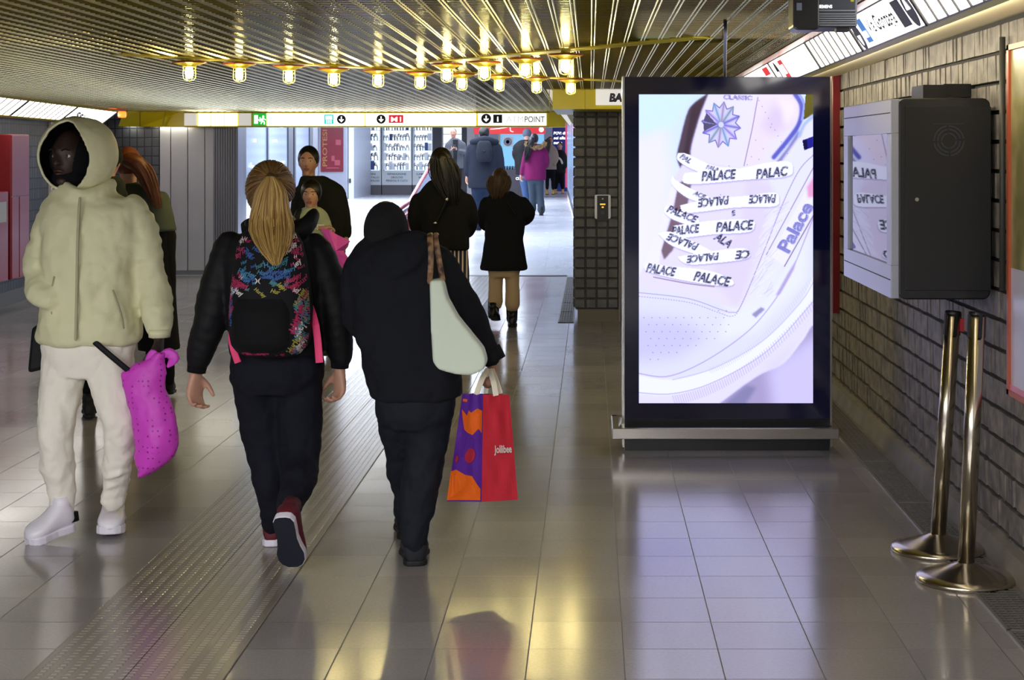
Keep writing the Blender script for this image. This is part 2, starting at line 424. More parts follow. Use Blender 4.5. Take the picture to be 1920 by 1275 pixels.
mb.build('lamp_cage', M_CAGE, root, True)
mb = MB(); mb.lathe(C, [(.012, -.03), (.02, -.04), (.024, -.06), (.024, -.085), (.016, -.1), (.002, -.106)], 20); mb.build('lamp_bulb', M_BULB, root, True)
cm = child_map()
ordn = ['first', 'second', 'third', 'fourth', 'fifth', 'sixth', 'seventh', 'eighth', 'ninth', 'tenth']
for i in range(14):
    o = root if i == 0 else copy_tree(root, cm)
    x, Y = lamp_xy(i); o.location = (x, Y, lamp_z(i))
    if i < 10: o['label'] = 'glowing yellow caged lamp, %s from the left in the long lamp row' % ordn[i]
    else: o['label'] = 'glowing yellow caged lamp, %s from the left in the short nearer lamp row' % ordn[i-10]

# ================================================================ right-hand fascia with light boxes
AX, AZ, BX, BZ = 1.24, 2.05, 1.15, 2.19
FN = Vector((-.14, 0, -.09)).normalized()     # lower and upper edge of the sloping face
def fz(Y): return ceil_z(Y)-ceil_z(8.0)
def FP(Y, t, out=0.0):
    p = Vector((AX+(BX-AX)*t, Y, AZ+(BZ-AZ)*t+fz(Y)))
    return p+FN*out
mb = MB(); mb.cur = 0
def bar(mb, poly0, poly1):
    n = len(poly0); mb.add(list(poly0)+list(poly1), [tuple(range(n)), tuple(range(2*n-1, n-1, -1))]+[(i, n+i, n+(i+1) % n, (i+1) % n) for i in range(n)])
def sect(Y): c = ceil_z(Y); return [Vector(p) for p in ((WX+.01, Y, AZ+.06+fz(Y)), (WX+.01, Y, c+.05), (BX-.03, Y, c+.05), (BX-.03, Y, c+.0), (BX+.03, Y, BZ+fz(Y)+.012), (AX+.01, Y, AZ+.012+fz(Y)), (AX+.005, Y, AZ-.004+fz(Y)))]
bar(mb, sect(-2), sect(14.6))
struct(mb.build('trim_6', M_BEIGE))
mb = MB()
for (t0, t1, o0) in ((-.14, .0, .002),):
    bar(mb, [FP(-2, t0, o0), FP(-2, t1, o0), FP(-2, t1, -.02), FP(-2, t0, -.02)], [FP(14.5, t0, o0), FP(14.5, t1, o0), FP(14.5, t1, -.02), FP(14.5, t0, -.02)])
struct(mb.build('trim_7', M_DYEL))
def cs(Y): return [Vector(p) for p in ((BX-.004, Y, BZ+fz(Y)-.004), (BX-.075, Y, ceil_z(Y)-.014), (BX-.075, Y, ceil_z(Y)+.02), (BX+.02, Y, BZ+fz(Y)+.02))]
mb = MB(); bar(mb, cs(-2), cs(14.5))
struct(mb.build('trim_8', mat('copper_strip', rgb(142, 70, 50), .3, .5)))
M_SLATF = mat('light_box_frame', rgb(70, 66, 60), .4)
def lbox(y0, y1, label, div=0, lampm=None, group=None, lead=0):
    """light box on the right fascia from y1 (far, reads first) to y0 (near)"""
    yc = (y0+y1)/2; r = empty('light_box', FP(yc, 0), label, 'sign' if not div else 'light box', group)
    mb = MB(); g = .012; bar(mb, [FP(y0+g, .04, .004), FP(y1-g, .04, .004), FP(y1-g, .96, .004), FP(y0+g, .96, .004)], [FP(y0+g, .04, -.01), FP(y1-g, .04, -.01), FP(y1-g, .96, -.01), FP(y0+g, .96, -.01)])
    mb.build('light_panel', lampm or M_LAMPN, r)
    mb = MB()
    def v(ya, yb, ta=0, tb=1): bar(mb, [FP(ya, ta, .010), FP(yb, ta, .010), FP(yb, tb, .010), FP(ya, tb, .010)], [FP(ya, ta, -.01), FP(yb, ta, -.01), FP(yb, tb, -.01), FP(ya, tb, -.01)])
    v(y0, y0+g); v(y1-g, y1)
    for k in range(1, div): y = y0+(y1-y0)*k/div; v(y-.006, y+.006)
    v(y0, y1, -.01, .03); v(y0, y1, .97, 1.01)
    mb.build('frame', M_SLATF, r)
    return r
def ftext(r, s, Y, t, h, m, w=None, bold=.01, name='lettering'):
    mb = MB(); text(mb, s, FP(Y, t, .006), (0, -1, 0), (BX-AX, 0, BZ-AZ), h*.166, w, 0, bold); mb.build(name, m, r)
def fdisc(r, Y, t, rad, m, name='roundel', out=.006, n=28):
    mb = MB(); u = (FP(0, 1)-FP(0, 0)).normalized(); c = FP(Y, t, out)
    mb.prism([c+Vector((0, -1, 0))*(rad*math.cos(2*math.pi*k/n))+u*(rad*math.sin(2*math.pi*k/n)) for k in range(n)], FN*.0008); return mb.build(name, m, r)
def frect(r, ya, yb, ta, tb, m, name='pictogram', out=.006):
    mb = MB(); q = [FP(ya, ta, out), FP(yb, ta, out), FP(yb, tb, out), FP(ya, tb, out)]; mb.prism(q, FN*.0008); return mb.build(name, m, r)
def farrow(r, Y, t, s, m, out, up=False):
    mb = MB(); u = (FP(0, 1)-FP(0, 0)).normalized(); rgt = Vector((0, -1, 0)); c = FP(Y, t, out); sg = 1 if up else -1
    pts = [(-.012, -.5), (.012, -.5), (.1, -.5)]
    shp = [(-.1, -.7*-sg), (.1, -.7*-sg), (.1, .1*sg), (.5, -.0*sg), (0, .75*sg), (-.5, -.0*sg), (-.1, .1*sg)]
    mb.prism([c+rgt*(a*s)+u*(b*s) for a, b in shp], FN*.0008); mb.build('arrow', m, r)
M_BLUEP = mat('blue_print', rgb(40, 120, 200), .4, emit=.5, ecol=rgb(40, 120, 200))
M_REDP = mat('red_print', rgb(226, 40, 52), .4, emit=.5, ecol=rgb(226, 40, 52))
M_FAINT = mat('pale_print', rgb(190, 190, 196), .4, emit=.6, ecol=(.7, .7, .72, 1))
M_WPR = mat('white_print', rgb(250, 250, 250), .4, emit=1.2, ecol=(1, 1, 1, 1))
s1 = lbox(6.06, 7.46, 'backlit white street exit sign with blue pictograms above the mounted monitor')
fdisc(s1, 7.36, .45, .075, M_INK); farrow(s1, 7.36, .45, .07, M_WPR, .008)
frect(s1, 7.12, 7.24, .15, .85, M_BLUEP); mb = MB(); frect(s1, 7.14, 7.22, .3, .5, M_WPR, out=.008)
ftext(s1, 'Via Gonzaga', 7.08, .36, .42, M_INK, .62, .02); 
frect(s1, 6.26, 6.42, .15, .85, M_INK); ftext(s1, 'i', 6.36, .25, .5, M_WPR, .04, .03)
fdisc(s1, 6.17, .5, .075, M_INK); farrow(s1, 6.17, .5, .07, M_WPR, .008, True)
lbox(7.48, 8.84, 'slatted white light box between the street exit sign and the red-marked sign', 8)
s2 = lbox(8.86, 10.68, 'backlit white sign with a red bar symbol on the right fascia')
frect(s2, 10.05, 10.25, .12, .88, M_REDP); frect(s2, 10.09, 10.21, .3, .7, M_WPR, out=.008); fdisc(s2, 10.45, .5, .07, M_INK); farrow(s2, 10.45, .5, .065, M_WPR, .008)
ftext(s2, 'Linea', 9.95, .62, .2, M_FAINT, .5, 0); ftext(s2, 'Ai treni', 9.95, .2, .25, M_FAINT, .7, 0)
s3 = lbox(10.70, 12.6, 'backlit white sign with small red block just above the totem top')
frect(s3, 10.85, 11.15, .55, .9, M_REDP); frect(s3, 10.85, 11.15, .1, .45, M_REDP); fdisc(s3, 12.2, .5, .07, M_INK); ftext(s3, 'Uscita', 12.0, .35, .35, M_FAINT, .6, 0)
lbox(12.62, 14.4, 'farthest slatted white light box on the right fascia', 10)
lbox(4.64, 6.04, 'slatted white light box nearest the camera at the top right corner', 8)
# ================================================================ picture shown on the advertising totem (drawn into a grid, photo pixels as units)
def make_art():
    x0, y0, x1, y1 = 1198, 178, 1526, 756; K = 1.0
    W_, H_ = int((x1-x0)*K), int((y1-y0)*K)
    yy, xx = np.mgrid[0:H_, 0:W_]; px = x0+(xx+.5)/K; py = y0+(yy+.5)/K
    def c3(r, g, b): return np.array([lin(r), lin(g), lin(b)])
    def blur(a, r):
        k = np.ones(2*r+1)/(2*r+1)
        for _ in range(2):
            p = np.pad(a, r, mode='edge')
            p = np.apply_along_axis(lambda q: np.convolve(q, k, 'valid'), 0, p)
            p = np.apply_along_axis(lambda q: np.convolve(q, k, 'valid'), 1, p); a = p
        return a
    def mask(poly, soft=0):
        m = np.zeros(px.shape, bool); n = len(poly); j = n-1
        for i in range(n):
            xi, yi = poly[i]; xj, yj = poly[j]
            if yi != yj:
                c = ((yi > py) != (yj > py)) & (px < (xj-xi)*(py-yi)/(yj-yi)+xi); m ^= c
            j = i
        m = m.astype(float)
        return blur(m, soft) if soft else m
    A = np.zeros(px.shape+(3,))
    def put(m, c, a=1.0): 
        m = (m*a)[..., None]; A[:] = A*(1-m)+(c if getattr(c, 'ndim', 1) > 1 else c)*m
    def poly(p, c, soft=0, a=1.0): put(mask(p, soft), c3(*c), a)
    def line(pts, wd, c, soft=0, a=1.0, dash=None):
        d = np.full(px.shape, 1e9); acc = 0; keep = np.ones(px.shape, bool)
        for (ax, ay), (bx, by) in zip(pts[:-1], pts[1:]):
            L_ = math.hypot(bx-ax, by-ay); t = np.clip(((px-ax)*(bx-ax)+(py-ay)*(by-ay))/(L_*L_), 0, 1)
            q = np.hypot(px-ax-t*(bx-ax), py-ay-t*(by-ay)); u = q < d; d = np.where(u, q, d)
            if dash: keep = np.where(u, ((acc+t*L_) % dash) < dash*.6, keep)
            acc += L_
        m = np.clip(wd/2+.5-d, 0, 1)*keep
        put(blur(m, soft) if soft else m, c3(*c), a)
    def curve(p, n=8):
        pts, _ = cat([Vector((a, b, 0)) for a, b in p], [1.0]*len(p), n); return [(q.x, q.y) for q in pts]
    # backdrop
    g = np.clip((py-y0)/(y1-y0), 0, 1)[..., None]; A[:] = c3(206, 222, 252)*(1-g)+c3(238, 226, 240)*g
    poly([(1198, 260), (1250, 230), (1262, 330), (1240, 430), (1198, 520)], (236, 226, 240), 12, .7)
    poly([(1198, 178), (1300, 178), (1260, 240), (1198, 250)], (206, 230, 250), 8, .8)
    # inside shadow left of tongue
    poly(curve([(1328, 176), (1300, 196), (1288, 216), (1276, 262), (1270, 300), (1290, 330), (1320, 290), (1324, 240), (1340, 190)]), (84, 66, 74), 1)
    poly([(1330, 178), (1316, 215), (1300, 290), (1280, 300), (1298, 200)], (60, 44, 52), 2, .7)
    # tongue
    tong = curve([(1330, 176), (1310, 230), (1296, 300), (1330, 330), (1440, 325), (1462, 280), (1492, 240), (1503, 200), (1496, 176)])
    poly([(a_-3, b_+1) for a_, b_ in tong], (120, 96, 118), 1, .6); poly(tong, (226, 218, 244), 1)
    poly([(1424, 178), (1500, 178), (1500, 230), (1450, 262), (1415, 320), (1398, 300)], (230, 214, 228), 4)
    poly([(1452, 196), (1482, 206), (1480, 236), (1452, 256), (1428, 240)], (212, 190, 206), 9, .8)
    poly([(1460, 186), (1490, 190), (1492, 215), (1474, 240)], (240, 226, 228), 5, .8)
    line(curve([(1492, 178), (1504, 200), (1500, 232), (1480, 262), (1452, 296)]), 9, (92, 92, 178), 1)
    line(curve([(1500, 178), (1509, 196), (1505, 226)]), 4, (150, 160, 226), 0)
    poly([(1512, 176), (1528, 176), (1528, 216), (1508, 226)], (92, 82, 14))
    line([(1422, 184), (1412, 240), (1396, 312)], 1.6, (150, 116, 140)); 
    # collar / side
    side = curve([(1528, 214), (1506, 232), (1494, 256), (1460, 298), (1436, 330), (1452, 372), (1404, 500), (1380, 580), (1528, 600)])
    poly(side, (224, 220, 240), 1)
    poly([(1498, 246), (1476, 280), (1446, 318), (1440, 332), (1462, 310), (1504, 250)], (96, 88, 150), 2, .9)
    line(curve([(1528, 218), (1510, 234), (1500, 256)]), 6, (168, 184, 236), 1)
    poly([(1506, 264), (1528, 256), (1528, 276), (1510, 283)], (38, 34, 130)); poly([(1506, 266), (1514, 262), (1516, 280), (1509, 283)], (24, 20, 60))
    # shoe body, eyestay (left)
    poly([(1292, 300), (1440, 325), (1450, 372), (1404, 500), (1384, 580), (1300, 560), (1198, 548), (1198, 520), (1222, 470), (1262, 340), (1280, 310)], (222, 212, 238), 1)
    poly([(1272, 345), (1300, 330), (1284, 420), (1262, 470), (1246, 488), (1240, 470), (1262, 400)], (120, 96, 104), 1)
    poly([(1262, 340), (1274, 340), (1240, 470), (1236, 500), (1204, 500), (1230, 440)], (232, 226, 244), 1)
    poly([(1400, 330), (1452, 350), (1428, 470), (1396, 560), (1384, 580), (1330, 520), (1392, 420)], (216, 202, 222), 6, .8)
    # toe
    toe = curve([(1198, 540), (1260, 548), (1330, 562), (1380, 580), (1430, 560), (1500, 440), (1530, 380), (1530, 560), (1440, 640), (1350, 690), (1270, 712), (1198, 706)])
    poly(toe, (216, 214, 246), 2)
    poly([(1198, 590), (1280, 600), (1330, 630), (1270, 670), (1198, 680)], (192, 186, 240), 14, .8)
    poly([(1360, 590), (1430, 560), (1490, 470), (1520, 430), (1510, 530), (1420, 620), (1350, 640)], (226, 226, 250), 8, .9)
    line(curve([(1198, 700), (1250, 706), (1310, 684), (1380, 640), (1430, 594), (1480, 520), (1526, 410)]), 2, (170, 140, 170), 0, .8)
    for o_ in (0, 7): line(curve([(1198, 549+o_), (1290, 560+o_), (1350, 580+o_), (1374, 586+o_), (1390, 574), (1430, 480), (1470, 380), (1500, 320), (1526, 292)]), 1.4, (160, 132, 160), 0, .9, 5 if o_ else None)
    # perforation dots
    ii = 0
    for gy in range(570, 700, 13):
        for gx in range(1204, 1420, 15):
            ox = gx+(7 if ii % 2 else 0)+.15*(gy-570); 
            if gy < 590+(ox-1198)*-.05+ (0 if ox < 1370 else 40): continue
            if gy-560 > 135-(ox-1198)*.42: continue
            line([(ox, gy), (ox+.1, gy)], 2.0, (132, 118, 180))
        ii += 1
    for (gx, gy) in [(1424+6*k % 60, 190+11*k) for k in range(12)]+[(1418, 264), (1432, 280), (1410, 295), (1446, 240), (1402, 310), (1368, 312), (1330, 372), (1352, 366), (1370, 374), (1300, 420), (1340, 415)]: line([(gx, gy), (gx+.1, gy)], 1.6, (130, 100, 130))
    # midsole and outsole bands, ground
    poly(curve([(1198, 704), (1262, 712), (1340, 690), (1430, 640), (1500, 570), (1530, 520), (1530, 640), (1470, 700), (1360, 756), (1198, 756)]), (232, 230, 252), 1)
    poly(curve([(1198, 738), (1262, 740), (1340, 718), (1440, 660), (1500, 600), (1530, 560), (1530, 600), (1470, 676), (1400, 730), (1350, 760), (1198, 760)]), (220, 212, 244), 2)
    for k in range(64):
        t = k/63; bx = 1262+t*264; by = 742-40*t-140*t*t*1.0; line([(bx, by), (bx+5, by+16-4*t)], 1.5, (186, 172, 216), 0, .8)
    for k in range(54):
        t = k/53; bx = 1330+t*190; by = 690-60*t-110*t*t; line([(bx, by), (bx+4, by+9)], 1.2, (198, 196, 236), 0, .8)
    line(curve([(1198, 736), (1262, 738), (1340, 716), (1440, 658), (1526, 566)]), 1.6, (176, 164, 214))
    line(curve([(1262, 712), (1340, 690), (1430, 640), (1500, 570), (1526, 530)]), 1.6, (190, 182, 226))
    poly(curve([(1345, 760), (1420, 706), (1470, 682), (1505, 640), (1530, 616), (1530, 760)]), (164, 150, 178), 1)
    poly([(1440, 690), (1530, 630), (1530, 756), (1450, 756)], (208, 198, 226), 12, .8); poly([(1360, 756), (1400, 722), (1420, 726), (1400, 756)], (132, 126, 158), 3)
    # side band with the word on it, running up to the right
    bd = [(1450, 486), (1462, 500), (1528, 378), (1528, 340)]
    poly([(1446, 480), (1470, 498), (1530, 392), (1530, 326)], (232, 226, 236), 1)
    line([(1438, 478), (1528, 312)], 1.6, (150, 110, 140)); line([(1472, 500), (1528, 402)], 1.8, (120, 80, 90))
    poly([(1514, 352), (1528, 330), (1528, 370), (1516, 372)], (226, 130, 168), 2, .8)
    for k in range(60):  # leather creases
        t = random.random(); bx = 1400+random.random()*40+t*30; by = 560-t*170; line([(bx, by), (bx+10+random.random()*10, by-8-random.random()*12)], 1.1, (240, 232, 246) if k % 2 else (188, 176, 206), 0, .6)
    poly([(1455, 555), (1480, 510), (1494, 488), (1490, 505), (1464, 552)], (178, 160, 190), 1)
    poly([(1410, 590), (1428, 576), (1436, 580), (1418, 596)], (150, 140, 170), 1)
    # laces
    def T(s, cx, cy, h, ang, c=(24, 26, 60), flip=False, w_=None, sh=.3, a=.96, bo=True):
        v, f = tgeo(s, sh, .03); k = h/.7; kx = k if w_ is None else w_/v[:,0].max()
        X = (v[:,0]-v[:,0].max()/2)*kx; Yv = (v[:,1]-.35)*k
        if flip: X, Yv = -X, -Yv
        r = math.radians(ang); qx = cx+X*math.cos(r)-Yv*math.sin(r); qy = cy-(X*math.sin(r)+Yv*math.cos(r))
        m = np.zeros(px.shape)
        for fc in f:
            a_ = [(qx[i], qy[i]) for i in fc]
            bx0, bx1 = min(q[0] for q in a_)-1, max(q[0] for q in a_)+1; by0, by1 = min(q[1] for q in a_)-1, max(q[1] for q in a_)+1
            i0, i1 = max(int((by0-y0)*K), 0), min(int((by1-y0)*K)+2, H_); j0, j1 = max(int((bx0-x0)*K), 0), min(int((bx1-x0)*K)+2, W_)
            if i0 >= i1 or j0 >= j1: continue
            X_s = px[i0:i1, j0:j1]; Y_s = py[i0:i1, j0:j1]; acc = np.zeros(X_s.shape)
            for (du, dv) in ((-.25, -.25), (.25, -.25), (-.25, .25), (.25, .25)):
                mm = np.zeros(X_s.shape, bool); j = len(a_)-1
                for i in range(len(a_)):
                    xi, yi = a_[i]; xj, yj = a_[j]
                    if yi != yj: mm ^= ((yi > Y_s+dv) != (yj > Y_s+dv)) & (X_s+du < (xj-xi)*(Y_s+dv-yi)/(yj-yi)+xi)
                    j = i
                acc += mm*.25
            m[i0:i1, j0:j1] = np.maximum(m[i0:i1, j0:j1], acc)
        if bo: m = np.maximum(np.maximum(m, np.roll(m, 1, 1)), np.roll(m, 1, 0)*.7)
        put(np.clip(m*1.0, 0, 1), c3(*c), a)
    LC = (238, 236, 250)
    def lace(p, col=LC): poly([(a+1, b+2) for a, b in curve(p+[p[0]], 5)], (150, 134, 168), 1, .7); poly(curve(p+[p[0]], 5), col, 0)
    lace([(1272, 288), (1290, 290), (1340, 312), (1392, 318), (1380, 330), (1320, 326), (1274, 304)])
    T('PAL', 1286, 298, 9, -32); T('PALA', 1336, 316, 7, -14)
    lace([(1284, 325), (1380, 318), (1440, 306), (1480, 304), (1488, 318), (1476, 332), (1400, 338), (1290, 346)])
    T('PALACE', 1348, 329, 17, 4, w_=66); T('PALAC', 1448, 324, 17, 6, w_=62)
    lace([(1262, 330), (1276, 344), (1340, 374), (1372, 380), (1340, 386), (1290, 372), (1260, 346)])
    T('ACE', 1312, 366, 8, -24)
    lace([(1276, 386), (1330, 374), (1400, 368), (1452, 362), (1462, 374), (1452, 388), (1380, 390), (1290, 400)])
    T('PALACE', 1338, 379, 15, 6, flip=True, w_=60); T('PALACE', 1430, 374, 15, 2, flip=True, w_=52); T('E', 1376, 400, 9, 20)
    lace([(1250, 386), (1266, 394), (1310, 412), (1300, 424), (1262, 412), (1246, 398)]); T('PALACE', 1280, 402, 13, -22, w_=60)
    lace([(1264, 424), (1320, 416), (1380, 412), (1412, 414), (1416, 424), (1404, 436), (1340, 440), (1270, 446)])
    T('PALACE', 1286, 431, 15, 6, w_=52); T('PALACE', 1378, 424, 17, 4, w_=72)
    lace([(1234, 438), (1262, 436), (1310, 458), (1360, 486), (1330, 484), (1262, 462)]); T('PALACE', 1280, 454, 13, -20, flip=True, w_=62)
    T('ALA', 1356, 450, 15, -32, w_=34)
    lace([(1270, 482), (1330, 472), (1392, 466), (1406, 474), (1400, 486), (1340, 494), (1290, 496)]); T('PALACE', 1318, 484, 13, 6, flip=True, w_=62); T('CE', 1392, 478, 15, 4, flip=True)
    lace([(1212, 494), (1262, 500), (1330, 508), (1372, 524), (1372, 536), (1330, 534), (1262, 522), (1212, 508)])
    T('PALACE', 1240, 506, 16, -9, w_=56); T('PALACE', 1336, 523, 17, -10, w_=70)
    line(curve([(1226, 520), (1290, 532), (1340, 538)]), 2.2, (130, 96, 96), 0, .8)
    # medallion on the tongue
    cx, cy = 1353, 235; n = 12; pts = []
    for k in range(2*n): 
        r = 41 if k % 2 == 0 else 30; t = math.pi*k/n+.15; pts.append((cx+r*.9*math.cos(t), cy+r*1.05*math.sin(t)))
    poly(pts, (206, 200, 232)); line(pts+[pts[0]], 1.8, (90, 80, 150))
    hol = [(120, 110, 190), (160, 130, 210), (120, 170, 190), (176, 150, 170), (130, 160, 150), (104, 96, 190)]
    for k in range(n):
        t = 2*math.pi*k/n+.15; c_, s_ = math.cos(t), math.sin(t); line([(cx+5*c_, cy+6*s_), (cx+34*c_, cy+40*s_)], 5, hol[k % 6], 1, .85); line([(cx+5*c_, cy+6*s_), (cx+34*c_, cy+40*s_)], 1.2, (90, 84, 140), 0, .6)
    for k in (6, 5): 
        t = math.pi*(k+.5)/6+.15; poly([(cx-8, cy), (cx+34*math.cos(t-.22), cy+38*math.sin(t-.22)), (cx+34*math.cos(t+.22), cy+38*math.sin(t+.22))], (84, 78, 104))
    line([(cx, cy), (cx+.1, cy)], 10, (206, 206, 240)); T('CLASSIC', 1384, 184, 8, -2, (130, 110, 160), w_=54, sh=0)
    T('Palace', 1492, 426, 24, 62, (96, 100, 170), w_=100, sh=0)
    T('Palace', 1493, 427, 24, 62, (160, 150, 200), w_=100, sh=0, a=.35)
    return A*np.array([.86, .90, 1.12])
ART = make_art()
def m_screen(name, strength):
    m = mat(name, (0, 0, 0, 1), .12); b = m.node_tree.nodes['Principled BSDF']
    a = N(m, 'ShaderNodeAttribute', attribute_name='picture'); b.inputs['Emission Strength'].default_value = strength
    L(m, a.outputs['Color'], b.inputs['Emission Color']); return m

# ================================================================ advertising totem
TY = 8.825
tx0, tx1, tz1 = X_(1167, TY), X_(1560, TY), Z_(143, TY)
R_ = empty('advertising_totem', ((tx0+tx1)/2, TY, 0), 'tall black digital advertising totem showing a white sneaker with printed laces', 'advertising display')
M_BEZ = mat('glossy_bezel', rgb(12, 16, 62), .06, coat=1)
sx0, sx1, sz0, sz1 = X_(1198, TY), X_(1524.5, TY), Z_(756, TY), Z_(177, TY)
mb = MB(); mb.box((tx0+.012, TY+.012, .0), (tx1-.012, TY+.17, tz1-.002)); mb.build('housing', M_BLACK, R_)
mb = MB()
for (a, b, c, d) in ((tx0+.012, tx1-.012, sz1, tz1-.004), (tx0+.012, tx1-.012, .17, sz0), (tx0+.012, sx0, sz0, sz1), (sx1, tx1-.012, sz0, sz1)): mb.box((a, TY, c), (b, TY+.02, d))
mb.build('bezel', M_BEZ, R_)
mb = MB(); mb.box((tx0+.012, TY+.004, 0), (tx1-.012, TY+.02, .165)); mb.build('plinth', M_BLACK, R_)
for (a, b) in ((tx0, tx0+.011), (tx1-.011, tx1)):
    mb = MB(); mb.box((a, TY-.004, .02), (b, TY+.174, tz1)); mb.build('side_trim', M_STEEL, R_)
hh, ww = ART.shape[:2]
me = bpy.data.meshes.new('screen'); vs = []; 
gx = np.linspace(sx0, sx1, ww); gz = np.linspace(sz1, sz0, hh)
VV = np.zeros((hh, ww, 3)); VV[..., 0] = gx[None, :]-R_.location.x; VV[..., 1] = .006; VV[..., 2] = gz[:, None]
idx = np.arange(hh*ww).reshape(hh, ww); q = np.stack([idx[:-1, :-1], idx[1:, :-1], idx[1:, 1:], idx[:-1, 1:]], -1).reshape(-1, 4)
me.vertices.add(hh*ww); me.vertices.foreach_set('co', VV.reshape(-1)); me.loops.add(q.size); me.loops.foreach_set('vertex_index', q.reshape(-1).astype(np.int32))
me.polygons.add(len(q)); me.polygons.foreach_set('loop_start', np.arange(0, q.size, 4, dtype=np.int32)); me.update(calc_edges=True)
ca = me.attributes.new('picture', 'FLOAT_COLOR', 'POINT'); ca.data.foreach_set('color', np.concatenate([ART, np.ones((hh, ww, 1))], -1).reshape(-1).astype(np.float32))
me.materials.append(m_screen('totem_picture', .95)); so = bpy.data.objects.new('screen', me); COL.objects.link(so); so.parent = R_
# bumper rail
rz0, rz1 = .055, .118; rz0 = Z_(824, 8.66); rz1 = Z_(803, 8.66)
mb = MB(); rx0, rx1 = X_(1148, 8.66), X_(1574, 8.66)
mb.box((rx0, 8.66, rz0), (rx1, 8.70, rz1)); mb.box((rx0, 8.70, rz0), (rx0+.035, 9.1, rz1)); mb.box((rx1-.035, 8.70, rz0), (rx1, 9.1, rz1)); mb.box((rx0, 9.06, rz0), (rx1, 9.1, rz1))
mb.build('bumper_rail', M_STEEL, R_, bevel=.004)
for x in (rx0+.06, rx1-.06):
    mb = MB(); mb.cbox((x, 8.78, (rz0+rz1)/2), (.03, .16, .03)); mb.build('rail_bracket', M_STEEL, R_)
# cable conduit from the totem up into the ceiling
mb = MB(); mb.tube([P(1360, 36, 7.42), P(1360, 60, 7.6), P(1360, 143, 8.86)+Vector((0, .04, -.01))], [.0085]*3, 10, 1, False); o = mb.build('cable_conduit', M_BLACK, None, True)
tag(o, 'thin black cable tube rising from the totem top to the ceiling', 'cable')

# ================================================================ wall-mounted monitor cabinet
MX0, MX1, MY0, MY1, MZ0, MZ1 = 1.195, 1.60, 6.57, 7.80, 1.009, 1.81
R_ = empty('monitor_cabinet', (1.4, 7.2, MZ0), 'black wall-mounted monitor cabinet with a silver-framed glossy screen', 'monitor')
mb = MB(); mb.rbox((MX0+.03, MY0, MZ0), (MX1-.01, MY1, MZ1), .03, 4); mb.build('cabinet_body', mat('cabinet_black', rgb(9, 10, 15), .42, coat=.1), R_, bevel=.006)
mb = MB(); x = MX0
g = (MY0+.03, MY1-.04, MZ0+.03, MZ1-.035)     # silver frame
s0, s1, s2, s3 = 6.57+.10, 7.68, MZ0+.135, MZ1-.14
for (ya, yb, za, zb) in ((MY0+.004, MY1-.004, MZ0+.004, s2), (MY0+.004, MY1-.004, s3, MZ1-.004), (MY0+.004, s0, s2, s3), (s1, MY1-.004, s2, s3)): mb.box((x, ya, za), (x+.032, yb, zb))
mb.build('front_frame', mat('frame_silver', rgb(168, 172, 186), .35, .6), R_, bevel=.002)
mb = MB(); mb.box((x+.012, s0, s2), (x+.03, s1, s3)); mb.build('screen', mat('dark_screen', rgb(18, 18, 14), .02, spec=.9), R_)
mb = MB(); mb.box((x-.001, MY0+.02, MZ0+.075), (x+.002, MY1-.02, MZ0+.079)); mb.box((x-.001, MY0+.02, MZ1-.06), (x+.002, MY1-.02, MZ1-.056)); mb.build('groove', M_BLK2, R_)
mb = MB(); x0, x1, z0, z1 = X_(1697, MY0), X_(1858, MY0), Z_(545, MY0), Z_(200, MY0)
mb.box((x0, MY0-.004, z0), (x1-.0, MY0+.002, z1)); mb.build('side_door', mat('cabinet_door', rgb(8, 9, 14), .5), R_, bevel=.002)
mb = MB(); c = P(1779, 264, MY0-.004)
for r_ in (.026, .042, .056):
    n = 40
    for k in range(n):
        if k % 10 == 0: continue
        a, b = 2*math.pi*k/n, 2*math.pi*(k+1)/n
        mb.prism([c+Vector((math.cos(t)*q, 0, math.sin(t)*q)) for t, q in ((a, r_), (b, r_), (b, r_+.006), (a, r_+.006))], Vector((0, -.0025, 0)))
mb.box((c.x-.06, MY0-.0065, c.z+.066), (c.x+.06, MY0-.003, c.z+.069)); mb.build('speaker_grille', mat('grille_grey', rgb(44, 47, 58), .4), R_)
mb = MB(); mb.lathe(P(1719, 374, MY0-.003), [(.008, 0), (.008, .004), (0, .004)], 12, Vector((0, -1, 0))); mb.build('lock', M_STEEL, R_)
mb = MB(); mb.box((X_(1722, 7.1), 7.0, MZ1-.005), (X_(1765, 7.1), 7.25, MZ1+.07)); mb.box((1.5, 7.02, MZ1+.02), (1.64, 7.22, MZ1+.075)); mb.build('wall_bracket', M_BLACK, R_)

# red panel edge and red bars on the right wall beyond the totem
mb = MB(); mb.box((WX-.05, 10.7, .55), (WX-.004, 11.0, 2.1)); o = mb.build('red_frame_post', mat('dark_red', rgb(132, 22, 34), .4), None); tag(o, 'narrow dark red upright fixed to the brick wall right behind the totem', 'post')
# conduit on wall
mb = MB(); xx = X_(1874, 6.42); mb.tube([(WX-.03, 6.38, Z_(545, 6.38)), (WX-.03, 6.38, 2.04)], [.012, .012], 12, 1, False); o = mb.build('wall_conduit', mat('conduit_grey', rgb(62, 62, 58), .5), None, True); tag(o, 'dark vertical pipe on the brick wall between monitor cabinet and poster', 'pipe')
